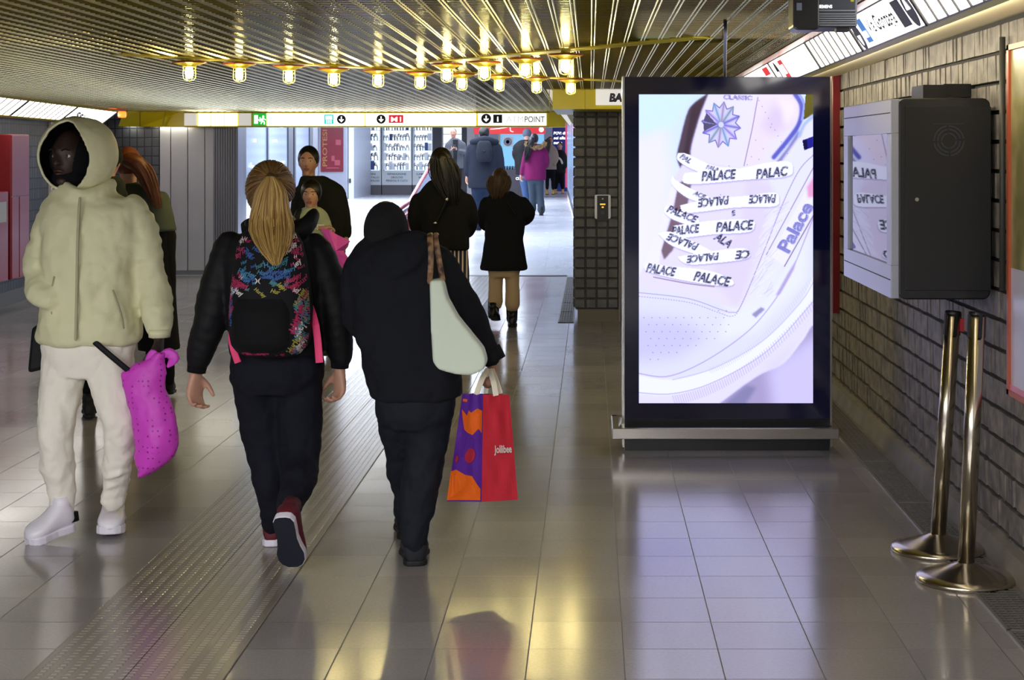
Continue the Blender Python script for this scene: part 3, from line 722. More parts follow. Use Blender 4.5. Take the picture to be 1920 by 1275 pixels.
# poster at the right edge
R_ = empty('framed_poster', (WX-.03, 5.6, .68), 'pale poster in a thin orange frame cut by the right picture edge', 'poster')
PY1, PY0, pz0, pz1 = 6.26, 4.9, .68, 2.0
mb = MB(); xa = WX-.045
for (ya, yb, za, zb) in ((PY0, PY1, pz0, pz0+.02), (PY0, PY1, pz1-.02, pz1), (PY0, PY0+.03, pz0, pz1), (PY1-.03, PY1, pz0, pz1)): mb.box((xa, ya, za), (WX+.002, yb, zb))
mb.build('poster_frame', mat('orange_frame', rgb(176, 82, 50), .4), R_)
mb = MB(); mb.box((xa+.01, PY0+.03, pz0+.02), (WX, PY1-.03, 1.16)); mb.build('poster_sheet', mat('poster_lilac', rgb(206, 204, 226), .3), R_)
mb = MB(); mb.box((xa+.01, PY0+.03, 1.16), (WX, PY1-.03, pz1-.02)); mb.build('poster_print', m_noise('poster_olive', rgb(120, 116, 70), rgb(176, 168, 120), 5, .3, bump=0), R_)
mb = MB(); mb.box((xa+.004, PY0+.03, pz0+.02), (xa+.011, PY1-.03, pz0+.04)); mb.build('poster_edge', mat('poster_pink', rgb(214, 120, 150), .3), R_)

# ================================================================ security camera box hanging from the ceiling
R_ = empty('camera_housing', P(1545, 55, 5.9), 'black and grey boxy security camera hanging from the ceiling', 'camera')
Yc = 5.9; x0, x1, xm = X_(1484, Yc), X_(1606, Yc), X_(1531, Yc); z0, z1 = Z_(58, Yc), Z_(-10, Yc)
mb = MB(); mb.rbox((x0, Yc-.05, z0), (xm+.004, Yc+.10, z1), .018, 4); mb.build('front_hood', M_BLACK, R_, bevel=.006)
mb = MB(); mb.box((xm, Yc-.02, z0+.012), (x1, Yc+.22, z1)); mb.build('housing', mat('housing_grey', rgb(74, 80, 92), .4, .4), R_, bevel=.008)
mb = MB()
for k in range(6): z = Z_(47-k*4.2, Yc-.03); mb.box((xm+.006, Yc-.028, z-.0018), (x1-.006, Yc-.018, z+.0018))
mb.box((xm+.004, Yc-.03, Z_(22, Yc)), (x1-.003, Yc-.018, Z_(20, Yc))); mb.build('cooling_ribs', mat('rib_grey', rgb(150, 156, 166), .35, .6), R_)
mb = MB(); text(mb, 'SIEMENS', P(1533, 15, Yc-.024), (1, 0, 0), (0, 0, 1), .011, .052, 0, .02); mb.build('lettering', M_WPR, R_)
mb = MB(); mb.box((X_(1593, Yc), Yc-.023, Z_(4, Yc)), (X_(1599, Yc), Yc-.019, Z_(-4, Yc))); mb.build('sticker', mat('sticker_yellow', rgb(220, 210, 40), .5), R_)
mb = MB(); mb.box((X_(1490, Yc), Yc-.054, Z_(22, Yc)), (X_(1500, Yc), Yc-.049, Z_(8, Yc))); mb.build('lens_window', mat('lens_pane', rgb(120, 128, 150), .1), R_)
mb = MB(); mb.box((X_(1568, Yc), Yc-.0, z0-.002), (X_(1592, Yc), Yc+.05, z0+.014)); mb.box((x0+.06, Yc+.05, z1-.01), (x0+.12, Yc+.12, ceil_z(Yc)+.01)); mb.build('mount', M_BLACK, R_)

# ================================================================ belt barrier posts
M_STL2 = mat('post_steel', rgb(190, 182, 166), .2, 1)
def barrier(bx, by, top, label, belt):
    r = empty('belt_barrier', (bx, by, 0), label, 'barrier post', 'belt barrier posts')
    c = Vector((bx, by, 0)); mb = MB()
    mb.lathe(c, [(.186, .0), (.187, .012), (.182, .02), (.15, .03), (.09, .048), (.04, .066), (.034, .07), (0, .07)], 56); mb.build('base', M_STL2, r, True)
    mb = MB(); mb.lathe(c, [(.18, 0), (.18, .004)], 40); 
    t = Vector(top); d = (t-c-Vector((0, 0, .06))).normalized(); p0 = c+Vector((0, 0, .06))
    mb = MB(); mb.tube([p0, t], [.031, .031], 28, 1, False); mb.build('pole', M_STL2, r, True)
    Ln = (t-p0).length; mb = MB()
    mb.tube([t, t+d*.006], [.033, .033], 28, 1, False)
    for k in range(4):
        a = math.radians(12+90*k); u = Vector((math.cos(a), math.sin(a), 0)); u = (u-d*u.dot(d)).normalized(); s = d.cross(u)
        q = t+u*.0315
        fr = [q-s*.008-d*.085, q+s*.008-d*.085, q+s*.008, q-s*.008]
        mb.prism([p-u*.004 for p in fr], u*.006)
    mb.tube([t+d*.004, t+d*.010], [.034, .030], 28, 1, False); mb.build('cap', M_BLACK, r)
    if belt:
        mb = MB(); u = Vector((1, 0, 0)); mb.cbox(t+u*.036-d*.045, (.018, .03, .05)); mb.build('belt_clip', mat('belt_red', rgb(150, 26, 36), .5), r)
    return r
barrier(1.392, 6.62, (X_(1787, 6.60), 6.60, Z_(588, 6.60)), 'leaning brushed steel barrier post with red belt clip, the left one under the monitor', True)
barrier(1.400, 6.16, (X_(1832, 6.18), 6.18, Z_(590, 6.18)), 'brushed steel barrier post on round base, the right one nearer the camera', False)

# ================================================================ studded pier, end wall, fascia with sign
PYc = 15.5; x0, x1 = X_(1077, PYc), X_(1160, PYc)
mb = MB(); mb.box((x0+.012, PYc+.03, .11), (1.8, PYc+1.2, 2.25)); struct(mb.build('wall_pier', mat('pier_core', rgb(84, 85, 94), .8)))
mb = MB(); mb.box((x0+.03, PYc+.0, 0), (1.8, PYc+1.2, .115)); struct(mb.build('baseboard_pier', mat('pier_base', rgb(128, 120, 112), .6)))
mb = MB(); nz = 20; z0, z1 = .12, Z_(200, PYc); cw = (x1-x0)/4; chh = (z1-z0)/nz
for i in range(4):
    for j in range(nz):
        a = x0+i*cw; b = z0+j*chh; e = .003; d = .008+random.random()*.006; q = .011
        mb.add([Vector(p) for p in ((a+e, PYc+.032, b+e), (a+cw-e, PYc+.032, b+e), (a+cw-e, PYc+.032, b+chh-e), (a+e, PYc+.032, b+chh-e), (a+q, PYc+.02-d, b+q), (a+cw-q, PYc+.02-d, b+q), (a+cw-q, PYc+.02-d, b+chh-q), (a+q, PYc+.02-d, b+chh-q))],
               [(4, 5, 6, 7), (0, 1, 5, 4), (1, 2, 6, 5), (2, 3, 7, 6), (3, 0, 4, 7)])
for j in range(nz):       # studs on its left side
    for i in range(8):
        yq = PYc+.06+i*.14; b = z0+j*chh; mb.box((x0-.012, yq+.012, b+.01), (x0+.014, yq+.125, b+chh-.01))
struct(mb.build('wall_pier_studs', M_STUD))
mb = MB(); mb.box((x1-.0, PYc-.02, 0), (x1+.02, PYc+.03, 2.1)); struct(mb.build('trim_9', mat('trim_pale', rgb(140, 132, 134), .5)))
mb = MB(); mb.box((x1+.02, PYc, 0), (1.7, PYc+.03, 2.25)); struct(mb.build('wall_end', M_STUD))
# access reader on the pier
R_ = empty('wall_intercom', P(1130, 412, PYc-.02), 'black and silver intercom panel mounted on the studded grey pier', 'intercom')
Yi = PYc-.005
mb = MB(); mb.rbox((X_(1115, Yi), Yi-.03, Z_(410, Yi)), (X_(1145, Yi), Yi+.01, Z_(365, Yi)), .015); mb.build('back_plate', mat('plate_silver', rgb(214, 214, 218), .3, .5), R_)
mb = MB(); mb.box((X_(1119.5, Yi), Yi-.038, Z_(413, Yi)), (X_(1140.5, Yi), Yi-.028, Z_(366.5, Yi))); mb.build('front_panel', M_BLACK, R_)
mb = MB(); mb.ell(P(1130, 373, Yi-.04), (.009, .006, .009)); mb.build('camera_lens', mat('lens_white', rgb(220, 220, 220), .2), R_, True)
mb = MB(); mb.box((X_(1125, Yi), Yi-.04, Z_(384, Yi)), (X_(1135, Yi), Yi-.037, Z_(381.5, Yi))); mb.box((X_(1128, Yi), Yi-.04, Z_(389.5, Yi)), (X_(1132, Yi), Yi-.037, Z_(387, Yi))); mb.build('indicator', mat('indicator', rgb(230, 150, 60), .4, emit=1, ecol=rgb(230, 180, 70)), R_)
mb = MB(); mb.box((X_(1127, Yi), Yi-.04, Z_(402, Yi)), (X_(1133, Yi), Yi-.037, Z_(395, Yi))); mb.build('keypad', mat('keypad_blue', rgb(50, 60, 100), .3), R_)

FYb = 14.55
fx0 = X_(1036, FYb); zb = Z_(204.5, FYb)
mb = MB(); mb.box((fx0, FYb, zb), (WX+.1, FYb+.3, ceil_z(FYb)+.05)); mb.box((fx0, FYb+.3, zb), (WX+.1, 16.8, zb+.03)); struct(mb.build('trim_10', M_YEL))
mb = MB()
for q in (1030, 1097, 1230): mb.box((X_(q, FYb)-.003, FYb-.001, zb), (X_(q, FYb)+.003, FYb+.01, ceil_z(FYb)))
struct(mb.build('trim_11', M_DYEL))
R_ = empty('overhead_sign', P(1150, 198, FYb), 'white sign with bold blue BA on the yellow fascia, half hidden by the totem', 'sign')
mb = MB(); mb.box((X_(1117, FYb), FYb-.015, Z_(197, FYb)), (X_(1260, FYb), FYb+.002, Z_(166, FYb))); mb.build('sign_board', mat('sign_white', rgb(226, 226, 232), .4, emit=.35, ecol=(1, 1, 1, 1)), R_)
mb = MB(); text(mb, 'BA', P(1142, 190, FYb-.017), (1, 0, 0), (0, 0, 1), 14.5*FYb/F, 25*FYb/F, .15, .06); mb.build('lettering', mat('navy_print', rgb(24, 26, 84), .4), R_)
# short slanting light box strip running back from the corner of the fascia
R_ = empty('light_box', P(1045, 200, 16), 'short foreshortened light box strip beside the pier running back into the hall', 'light box')
A0 = P(1024, 166, 14.55); A1 = P(1034, 166, 14.5); B0 = P(1050, 208, 20.8); B1 = P(1068, 236, 20.8)
a0, a1, b0, b1 = A0, P(1036, 200, 14.6)+Vector((.02, 0, 0)), P(1052, 209, 20.9), P(1068, 236, 20.9)
n_ = Vector((.03, 0, .03))
mb = MB(); mb.hexa([a1, b1, b1+n_, a1+n_, a0, b0, b0+n_, a0+n_]); mb.build('light_panel', M_LAMPD, R_)
mb = MB()
for k in range(8):
    t = k/7; p = a1.lerp(b1, t); q = a0.lerp(b0, t); mb.prism([p, q, q+Vector((-.005, 0, -.005)), p+Vector((-.005, 0, -.005))], Vector((0, .05, 0)))
mb.build('frame', M_DYEL, R_)

# ================================================================ cross fascia with signs (far end of the low hall)
CY = 21.0; cz0, cz1 = Z_(238.5, CY), Z_(207.5, CY)
mb = MB(); mb.box((X_(345, CY), CY, cz0), (X_(1060, CY), CY+.25, cz1+.06)); struct(mb.build('trim_12', M_YEL))
mb = MB(); mb.box((X_(345, CY), CY+.2, cz0+.05), (1.5, CY+.3, 3.0)); struct(mb.build('wall_over_fascia', M_WHITE))
mb = MB()
for (za, zb_) in ((cz0, Z_(236.5, CY)), (Z_(212, CY), Z_(209.5, CY))): mb.box((X_(345, CY), CY-.012, za), (X_(1030, CY), CY+.002, zb_))
struct(mb.build('trim_13', M_DYEL))
def sign(px0, px1, label, m=None, cat_='sign', grp=None):
    r = empty('overhead_sign' if cat_ == 'sign' else 'light_box', P((px0+px1)/2, 236, CY), label, cat_, grp)
    mb = MB(); mb.box((X_(px0, CY), CY-.01, Z_(235.5, CY)), (X_(px1, CY), CY+.002, Z_(212.5, CY))); mb.build('light_panel', m or M_LAMP, r); return r
def sdisc(r, px, py, rad, m, out=.013, n=28):
    mb = MB(); c = P(px, py, CY-out); k = CY/F; mb.prism([c+Vector((rad*k*math.cos(2*math.pi*i/n), 0, rad*k*math.sin(2*math.pi*i/n))) for i in range(n)], Vector((0, .002, 0))); mb.build('roundel', m, r)
def sarrow(r, px, py, s, m, out=.016, name='arrow'):
    mb = MB(); c = P(px, py, CY-out); k = CY/F*s
    mb.prism([c+Vector((a*k, 0, b*k)) for a, b in ((-.14, .7), (.14, .7), (.14, -.25), (.45, .08), (.62, -.1), (0, -.75), (-.62, -.1), (-.45, .08), (-.14, -.25))], Vector((0, .002, 0))); mb.build(name, m, r)
def srect(r, a, b, c, d, m, name='pictogram', out=.013):
    mb = MB(); mb.box((X_(a, CY), CY-out, Z_(d, CY)), (X_(b, CY), CY-out+.002, Z_(c, CY))); mb.build(name, m, r)
def stext(r, s, px, py, h, m, w_=None, bold=.0, out=.0165, name='lettering', shear=0):
    mb = MB(); text(mb, s, P(px, py, CY-out), (1, 0, 0), (0, 0, 1), h*CY/F, None if w_ is None else w_*CY/F, shear, bold); mb.build(name, m, r)
sign(346, 368.5, 'grey dim light panel at the left end of the far sign row', M_LAMPD, 'light box')
sign(371.5, 394, 'bright light panel just right of the grey left end panel', None, 'light box')
sign(396.5, 419, 'bright light panel, middle one of three beside the steel cladding', None, 'light box')
sign(421.5, 445, 'bright light panel, third one before the second grey panel', None, 'light box')
sign(447.5, 471, 'grey dim light panel beside the green exit sign', M_LAMPD, 'light box')
r = sign(475, 499, 'green emergency exit sign with white running figure', mat('exit_green', rgb(20, 150, 50), .4, emit=.75, ecol=rgb(20, 160, 50)))
srect(r, 477, 484, 216, 232, M_WPR); sarrow(r, 487.5, 224, 6, M_WPR)
mb = MB(); k = CY/F; c = P(493.5, 218.5, CY-.016); mb.ell(c, (2*k, .003, 2*k), n=10, m=6)
mb.tube([c+Vector((0, 0, -2*k)), c+Vector((-1.5*k, 0, -8*k))], [1.4*k]*2, 8, 1); mb.tube([c+Vector((-1.5*k, 0, -8*k)), c+Vector((2*k, 0, -10*k)), c+Vector((2*k, 0, -14*k))], [1*k]*3, 8, 1); mb.tube([c+Vector((-1.5*k, 0, -8*k)), c+Vector((-4*k, 0, -13*k))], [1*k]*2, 8, 1); mb.tube([c+Vector((-4*k, 0, -5*k)), c+Vector((0, 0, -3*k)), c+Vector((4*k, 0, -6*k))], [.8*k]*3, 8, 1)
mb.build('running_figure', M_WPR, r)
r = sign(501, 683, 'long white exit sign reading Uscita with teal pictogram and down arrow')
stext(r, 'Uscita', 532, 230, 11, M_FAINT, 43); tl = mat('teal_print', rgb(60, 200, 190), .4, emit=.7, ecol=rgb(60, 205, 195)); srect(r, 608, 626, 214.5, 233, tl); srect(r, 611, 623, 217, 224, M_WPR, out=.016)
for q in (613, 617, 621): srect(r, q-1, q+1, 225, 231, M_WPR, out=.016)
sdisc(r, 640, 223.7, 8.6, M_INK); sarrow(r, 640, 223.7, 7.6, M_WPR)
r = sign(686, 892, 'long white sign with red M1 block and the words Ai treni')
sdisc(r, 714.5, 223.5, 8.8, M_INK); sarrow(r, 714.5, 223.5, 7.6, M_WPR); srect(r, 729, 756.5, 215.5, 231, M_REDP); stext(r, 'M1', 733, 228, 9, M_WPR, 19, .012)
stext(r, 'Ai treni', 766, 229.5, 11.5, M_FAINT, 45)
r = sign(896, 1024.5, 'white sign reading ATM POINT at the right end of the far sign row', mat('lightbox_soft', rgb(226, 226, 220), .4, emit=.75, ecol=(1, .99, .96, 1)))
sdisc(r, 911.5, 222.5, 9.2, M_INK); sarrow(r, 911.5, 222.5, 8, M_WPR); srect(r, 925, 941.5, 215, 230.5, M_INK); stext(r, 'i', 931.8, 228, 10, M_WPR, 3, .01)
stext(r, 'ATM', 949, 229, 11, M_FAINT, 32); stext(r, 'POINT', 984, 229, 11, M_INK, 37)
# yellow corner between left fascia and cross fascia
k0, k1, k2 = P(232, 207, 20.5), P(262, 206, 20.95), P(347, 207, CY+.02)
l0, l1, l2 = P(222, 236.5, 20.9), P(262, 237.5, 21.25), P(347, 238.5, CY+.02)
mb = MB(); up = Vector((0, .1, .05))
for (a, b, c_, d) in ((l0, l1, k1, k0), (l1, l2, k2, k1)): mb.hexa([a, b, b+up, a+up, d, c_, c_+up, d+up])
struct(mb.build('trim_14', M_YEL))
mb = MB()
for (a, b) in ((l1, k1), (P(303, 238, 21.08), P(309, 207, 20.96))):
    o_ = Vector((0, -.012, 0)); mb.prism([a+o_, b+o_, b+o_+Vector((.012, 0, 0)), a+o_+Vector((.012, 0, 0))], Vector((0, .03, 0)))
struct(mb.build('trim_15', M_DYEL))
# orange beacon
R_ = empty('warning_beacon', P(229, 219, 20.0), 'small glowing orange beacon at the left corner of the ceiling', 'beacon')
mb = MB(); c = P(229, 209, 20.0); mb.lathe(c+Vector((0, 0, -.075)), [(.0, 0), (.045, .002), (.05, .02), (.05, .06), (.04, .075)], 20); mb.build('dome', mat('beacon_orange', rgb(240, 110, 40), .2, emit=3.5, ecol=rgb(250, 90, 30)), R_, True)
mb = MB(); mb.box((c.x-.055, 19.94, c.z-.0), (c.x+.055, 20.06, ceil_z(20)+.01)); mb.build('beacon_base', mat('beacon_base', rgb(140, 60, 40), .4), R_)

# ================================================================ left wall with its fascia
def LW(Y, off=0.0): return -6.07-.059*(Y-17)+off
mb = MB(); ya, yb = -9, 21.35
mb.hexa([Vector(p) for p in ((LW(ya)-.2, ya, 0), (LW(ya), ya, 0), (LW(yb), yb, 0), (LW(yb)-.2, yb, 0), (LW(ya)-.2, ya, 2.3), (LW(ya), ya, 2.3), (LW(yb), yb, 2.3), (LW(yb)-.2, yb, 2.3))])
def m_tilewall(name):
    m = mat(name, rgb(92, 96, 108), .45); b = m.node_tree.nodes['Principled BSDF']; tc = N(m, 'ShaderNodeTexCoord')
    sx = N(m, 'ShaderNodeSeparateXYZ'); L(m, tc.outputs['Object'], sx.inputs[0]); cb = N(m, 'ShaderNodeCombineXYZ')
    L(m, MX(m, sx.outputs[0], 'ADD', sx.outputs[1]), cb.inputs[0]); L(m, sx.outputs[2], cb.inputs[1])
    br = N(m, 'ShaderNodeTexBrick', offset=0.0); br.inputs['Scale'].default_value = 1; br.inputs['Brick Width'].default_value = .095; br.inputs['Row Height'].default_value = .118; br.inputs['Mortar Size'].default_value = .008
    br.inputs['Color1'].default_value = rgb(92, 97, 108); br.inputs['Color2'].default_value = rgb(74, 79, 92); br.inputs['Mortar'].default_value = rgb(44, 46, 54)
    L(m, cb.outputs[0], br.inputs['Vector']); L(m, br.outputs['Color'], b.inputs['Base Color'])
    bp = N(m, 'ShaderNodeBump', invert=True); bp.inputs['Distance'].default_value = .015; L(m, br.outputs['Fac'], bp.inputs['Height']); L(m, bp.outputs[0], b.inputs['Normal']); return m
M_TW = m_tilewall('grey_wall_tiles')
struct(mb.build('wall_left', M_TW))
mb = MB(); mb.hexa([Vector(p) for p in ((LW(ya), ya, 0), (LW(ya)+.05, ya, 0), (LW(yb)+.05, yb, 0), (LW(yb), yb, 0), (LW(ya), ya, .14), (LW(ya)+.035, ya, .14), (LW(yb)+.035, yb, .14), (LW(yb), yb, .14))])
struct(mb.build('baseboard_left', mat('skirt_left', rgb(120, 120, 124), .6)))
mb = MB(); mb.box((-7, 21.3, 0), (X_(299, 21.3), 21.6, 2.2)); struct(mb.build('wall_cross', M_TW))
def LT(Y): return -5.64-.049*(Y-15.8)
def LB(Y): return LT(Y)-.20
def lbz(Y): return 1.962-.005*(Y-16)
def LP(Y, t, out=0): return Vector((LB(Y)+(LT(Y)-LB(Y))*t, Y, lbz(Y)+(ceil_z(Y)-.02-lbz(Y))*t))+Vector((.65, 0, -.76))*out
mb = MB(); bar(mb, [LP(-2, 0), LP(-2, 1), LP(-2, 1)+Vector((0, 0, .08)), Vector((-6.3, -2, 2.3)), Vector((-6.6, -2, lbz(-2)+.02))], [LP(20.6, 0), LP(20.6, 1), LP(20.6, 1)+Vector((0, 0, .08)), Vector((-6.6, 20.6, 2.3)), Vector((-6.6, 20.6, lbz(20.6)+.02))])
struct(mb.build('trim_16', M_BEIGE))
mb = MB(); bar(mb, [LP(-2, .98, .012), LP(-2, 1.12, .012), LP(-2, 1.12, -.01), LP(-2, .98, -.01)], [LP(20.6, .98, .012), LP(20.6, 1.12, .012), LP(20.6, 1.12, -.01), LP(20.6, .98, -.01)])
bar(mb, [LP(-2, -.08, .012), LP(-2, .04, .012), LP(-2, .04, -.01), LP(-2, -.08, -.01)], [LP(20.6, -.08, .012), LP(20.6, .04, .012), LP(20.6, .04, -.01), LP(20.6, -.08, -.01)])
struct(mb.build('trim_17', M_DYEL))
def lleft(y0, y1, n, label, sg=False):
    r = empty('light_box', LP((y0+y1)/2, 0), label, 'sign' if sg else 'light box')
    mb = MB(); bar(mb, [LP(y0, .05, .006), LP(y1, .05, .006), LP(y1, .97, .006), LP(y0, .97, .006)], [LP(y0, .05, -.01), LP(y1, .05, -.01), LP(y1, .97, -.01), LP(y0, .97, -.01)]); mb.build('light_panel', M_LAMP, r)
    mb = MB()
    for k in range(n+1):
        y = y0+(y1-y0)*k/n; bar(mb, [LP(y-.014, .05, .012), LP(y+.014, .05, .012), LP(y+.014, .97, .012), LP(y-.014, .97, .012)], [LP(y-.006, .05, 0), LP(y+.006, .05, 0), LP(y+.006, .97, 0), LP(y-.006, .97, 0)])
    mb.build('frame', M_SLATF, r); return r
lleft(10.0, 14.6, 22, 'slatted white light box on the left fascia ending at the left picture edge')
lleft(14.64, 16.7, 9, 'slatted white light box at the far left above the red machine')
lleft(16.75, 18.6, 9, 'slatted white light box on the left fascia above the hooded man')
r = lleft(18.65, 20.5, 1, 'white light box sign with tiny black pictograms beside the orange beacon', True)
mb = MB(); 
for (yy, t) in ((18.95, .6), (19.15, .5)):
    c = LP(yy, t, .012); mb.tube([c+Vector((0, -.04, -.03)), c+Vector((0, 0, .03)), c+Vector((0, .05, .0))], [.012]*3, 6, 1)
text(mb, 'M', LP(19.3, .35, .012), (0, 1, 0), LP(19, 1)-LP(19, 0), .06, None, 0, .01); mb.build('pictogram', M_INK, r)

# red machine on the left wall
R_ = empty('vending_machine', (-5.95, 16.7, .32), 'red vending machine mounted on the tiled wall at the left picture edge', 'vending machine')
mb = MB(); mb.box((-6.02, 16.4, .32), (-5.75, 16.94, 1.765)); mb.build('body', M_RED, R_, bevel=.006)
M_RED2 = mat('red_face', rgb(186, 48, 66), .42, coat=.15)
mb = MB(); mb.box((-5.752, 16.42, 1.15), (-5.743, 16.92, 1.755)); mb.build('upper_door', M_RED2, R_, bevel=.003)
mb = MB(); mb.box((-5.752, 16.42, .33), (-5.743, 16.62, 1.14)); mb.build('lower_door', M_RED2, R_, bevel=.003)
mb = MB(); mb.box((-5.752, 16.64, .33), (-5.743, 16.92, 1.14)); mb.build('lower_door', M_RED2, R_, bevel=.003)
mb = MB(); mb.lathe((-5.745, 16.68, 1.48), [(.15, 0), (.15, .003), (.135, .003), (.13, .0)], 32, Vector((1, 0, 0))); mb.build('round_emboss', M_RED2, R_)
R_ = empty('vending_machine', (-6.0, 15.9, .32), 'nearer dull red machine cut by the left picture edge', 'vending machine')
mb = MB(); mb.box((-5.97, 15.5, .32), (-5.76, 16.36, 1.2)); mb.build('body', M_RED2, R_, bevel=.006)
mb = MB(); mb.box((-5.765, 16.1, .9), (-5.757, 16.3, 1.1)); mb.build('notice', M_WHITE, R_)
# poster on the left wall beyond
R_ = empty('wall_poster', (LW(19.6)+.03, 19.6, .8), 'pink poster in a white frame on the left wall behind the hooded man', 'poster')
mb = MB(); mb.hexa([Vector(p) for p in ((LW(18.85)-.02, 18.85, .8), (LW(18.85)+.03, 18.85, .8), (LW(20.3)+.03, 20.3, .8), (LW(20.3)-.02, 20.3, .8), (LW(18.85)-.02, 18.85, 1.93), (LW(18.85)+.03, 18.85, 1.93), (LW(20.3)+.03, 20.3, 1.93), (LW(20.3)-.02, 20.3, 1.93))]); mb.build('poster_frame', M_WHITE, R_)
mb = MB(); mb.hexa([Vector(p) for p in ((LW(18.92), 18.92, .86), (LW(18.92)+.036, 18.92, .86), (LW(20.2)+.036, 20.2, .86), (LW(20.2), 20.2, .86), (LW(18.92), 18.92, 1.87), (LW(18.92)+.036, 18.92, 1.87), (LW(20.2)+.036, 20.2, 1.87), (LW(20.2), 20.2, 1.87))]); mb.build('poster_sheet', mat('poster_pinkish', rgb(214, 130, 176), .3), R_)

# steel cladding and ribbed column
SY = 21.3
M_SP = M_STEELP
edges = [299, 320, 352, 384, 401]
for i in range(4):
    mb = MB(); mb.box((X_(edges[i], SY)+.004, SY, .06), (X_(edges[i+1], SY)-.004, SY+.1, 2.1)); o = mb.build('steel_panel', M_SP, None, bevel=.004)
    tag(o, '%s brushed steel wall panel from the left beside the ribbed column' % ['narrow first', 'second', 'third', 'narrow fourth'][i], 'wall panel', 'steel cladding panels')
mb = MB(); mb.box((X_(299, SY), SY+.11, 0), (X_(402, SY), SY+.3, 2.3)); struct(mb.build('wall_backing', M_BLK2))
mb = MB(); x0, x1 = X_(401, SY), X_(447, SY); mb.box((x0, SY-.03, .0), (x1, SY+.3, 2.1))
n = 10
for k in range(n): a = x0+(x1-x0)*(k+.2)/n; mb.box((a, SY-.045, .08), (a+(x1-x0)*.6/n, SY-.028, 2.1))
o = mb.build('ribbed_column', mat('ribbed_grey', rgb(128, 130, 142), .4, .6), None); tag(o, 'grey column with fine vertical ribs beside the steel panels', 'column')
mb = MB(); mb.hexa([Vector(p) for p in ((X_(299, SY), SY-.03, 0), (X_(401, SY), SY-.03, 0), (X_(401, SY), SY+.02, 0), (X_(299, SY), SY+.02, 0), (X_(299, SY), SY-.03, .06), (X_(401, SY), SY-.03, .06), (X_(401, SY), SY+.02, .06), (X_(299, SY), SY+.02, .06))]); struct(mb.build('baseboard_cross', M_GREYP))

mb = MB(); mb.box((-7, -9.2, 0), (1.9, -9, 2.5)); struct(mb.build('wall_back_added', M_TW))  # unseen end wall, added to keep world light out of reflections
# ================================================================ far, white-lit hall (floor 0.30 m higher)
FZ = .30
mb = MB(); mb.box((-12, 21.3, 2.72), (1.6, 60, 2.8)); struct(mb.build('ceiling_far', M_WHITE))
# left: glazed front slanting back, rounded lit pane in a grey frame
M_PANE = mat('lit_pane', rgb(130, 150, 182), .15, emit=.2, ecol=rgb(176, 196, 236))
def GW(t, z, out=0):   # t 0 near .. 1 far along the glazed front
    a = Vector((-4.62, 22.0, 0)); b = Vector((-6.95, 43.0, 0)); p = a.lerp(b, t); return Vector((p.x+out, p.y, z))
def gslab(t0, t1, z0, z1, th, out, name, m, par=None):
    mb = MB(); mb.hexa([GW(t0, z0, out-th), GW(t0, z0, out), GW(t1, z0, out), GW(t1, z0, out-th), GW(t0, z1, out-th), GW(t0, z1, out), GW(t1, z1, out), GW(t1, z1, out-th)]); return mb.build(name, m, par)
struct(gslab(-.03, .93, 0, 2.75, .2, -.06, 'wall_glazed', M_GREYP))
R_ = empty('shop_window', GW(.3, .3), 'large bluish lit shop window in a dark grey frame behind the ponytail woman', 'window')
gslab(.02, .40, .5, 2.5, .03, -.02, 'pane', M_PANE, R_)
for (a, b, c, d) in ((-.02, .02, .0, 2.6), (.40, .46, .0, 2.6), (.02, .40, .2, .5), (.185, .195, .5, 2.5)): gslab(a, b, c, d, .06, .0, 'frame', mat('dark_grey_frame', rgb(66, 70, 82), .4, .3), R_)
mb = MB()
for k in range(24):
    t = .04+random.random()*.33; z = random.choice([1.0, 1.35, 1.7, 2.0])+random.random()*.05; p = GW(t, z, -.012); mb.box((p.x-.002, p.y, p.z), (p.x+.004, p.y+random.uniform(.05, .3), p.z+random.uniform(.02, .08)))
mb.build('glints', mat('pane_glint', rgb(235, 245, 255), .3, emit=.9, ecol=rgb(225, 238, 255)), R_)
R_ = empty('shop_window', GW(.6, .3), 'narrow dark-framed window between the lit window and the red poster', 'window')
gslab(.50, .72, .6, 2.5, .03, -.02, 'pane', mat('dim_pane', rgb(120, 136, 170), .15, emit=.2, ecol=rgb(130, 150, 190)), R_)
for (a, b, c, d) in ((.48, .50, .3, 2.6), (.72, .78, .3, 2.6)): gslab(a, b, c, d, .06, .0, 'frame', mat('dark_grey_frame', rgb(66, 70, 82), .4, .3), R_)
# grey kiosk block with red poster
KY = 45.0
R_ = empty('kiosk_block', P(618, 372, KY), 'grey metal kiosk block with rounded edge next to the watch cabinets', 'kiosk')
mb = MB(); mb.box((X_(597, KY), KY, FZ), (X_(652, KY), KY+3.5, 2.7)); mb.build('body', mat('kiosk_grey', rgb(146, 150, 166), .35, .5), R_, bevel=.03)
mb = MB(); mb.box((X_(653, KY), KY+.05, FZ), (X_(663, KY), KY+3.5, 2.7)); mb.build('edge_post', mat('kiosk_light', rgb(196, 200, 214), .35, .3), R_)
mb = MB(); mb.box((X_(654.5, KY), KY+.0, Z_(343, KY)), (X_(657.5, KY), KY+.06, Z_(335, KY))); mb.build('lock', M_BLK2, R_)
R_ = empty('wall_poster', P(620, 323, KY-.03), 'dark red poster with vertical gold lettering on the grey kiosk block', 'poster')
mb = MB(); mb.box((X_(602, KY), KY-.05, Z_(322, KY)), (X_(644, KY), KY-.005, Z_(225, KY))); mb.build('poster_sheet', mat('poster_red', rgb(96, 18, 34), .3), R_)
mb = MB(); text(mb, 'PROTESI', P(613, 312, KY-.06), (0, 0, 1), (-1, 0, 0), .12, 1.0, 0, .02); mb.build('lettering', mat('gold_print', rgb(130, 84, 44), .4), R_)
mb = MB()
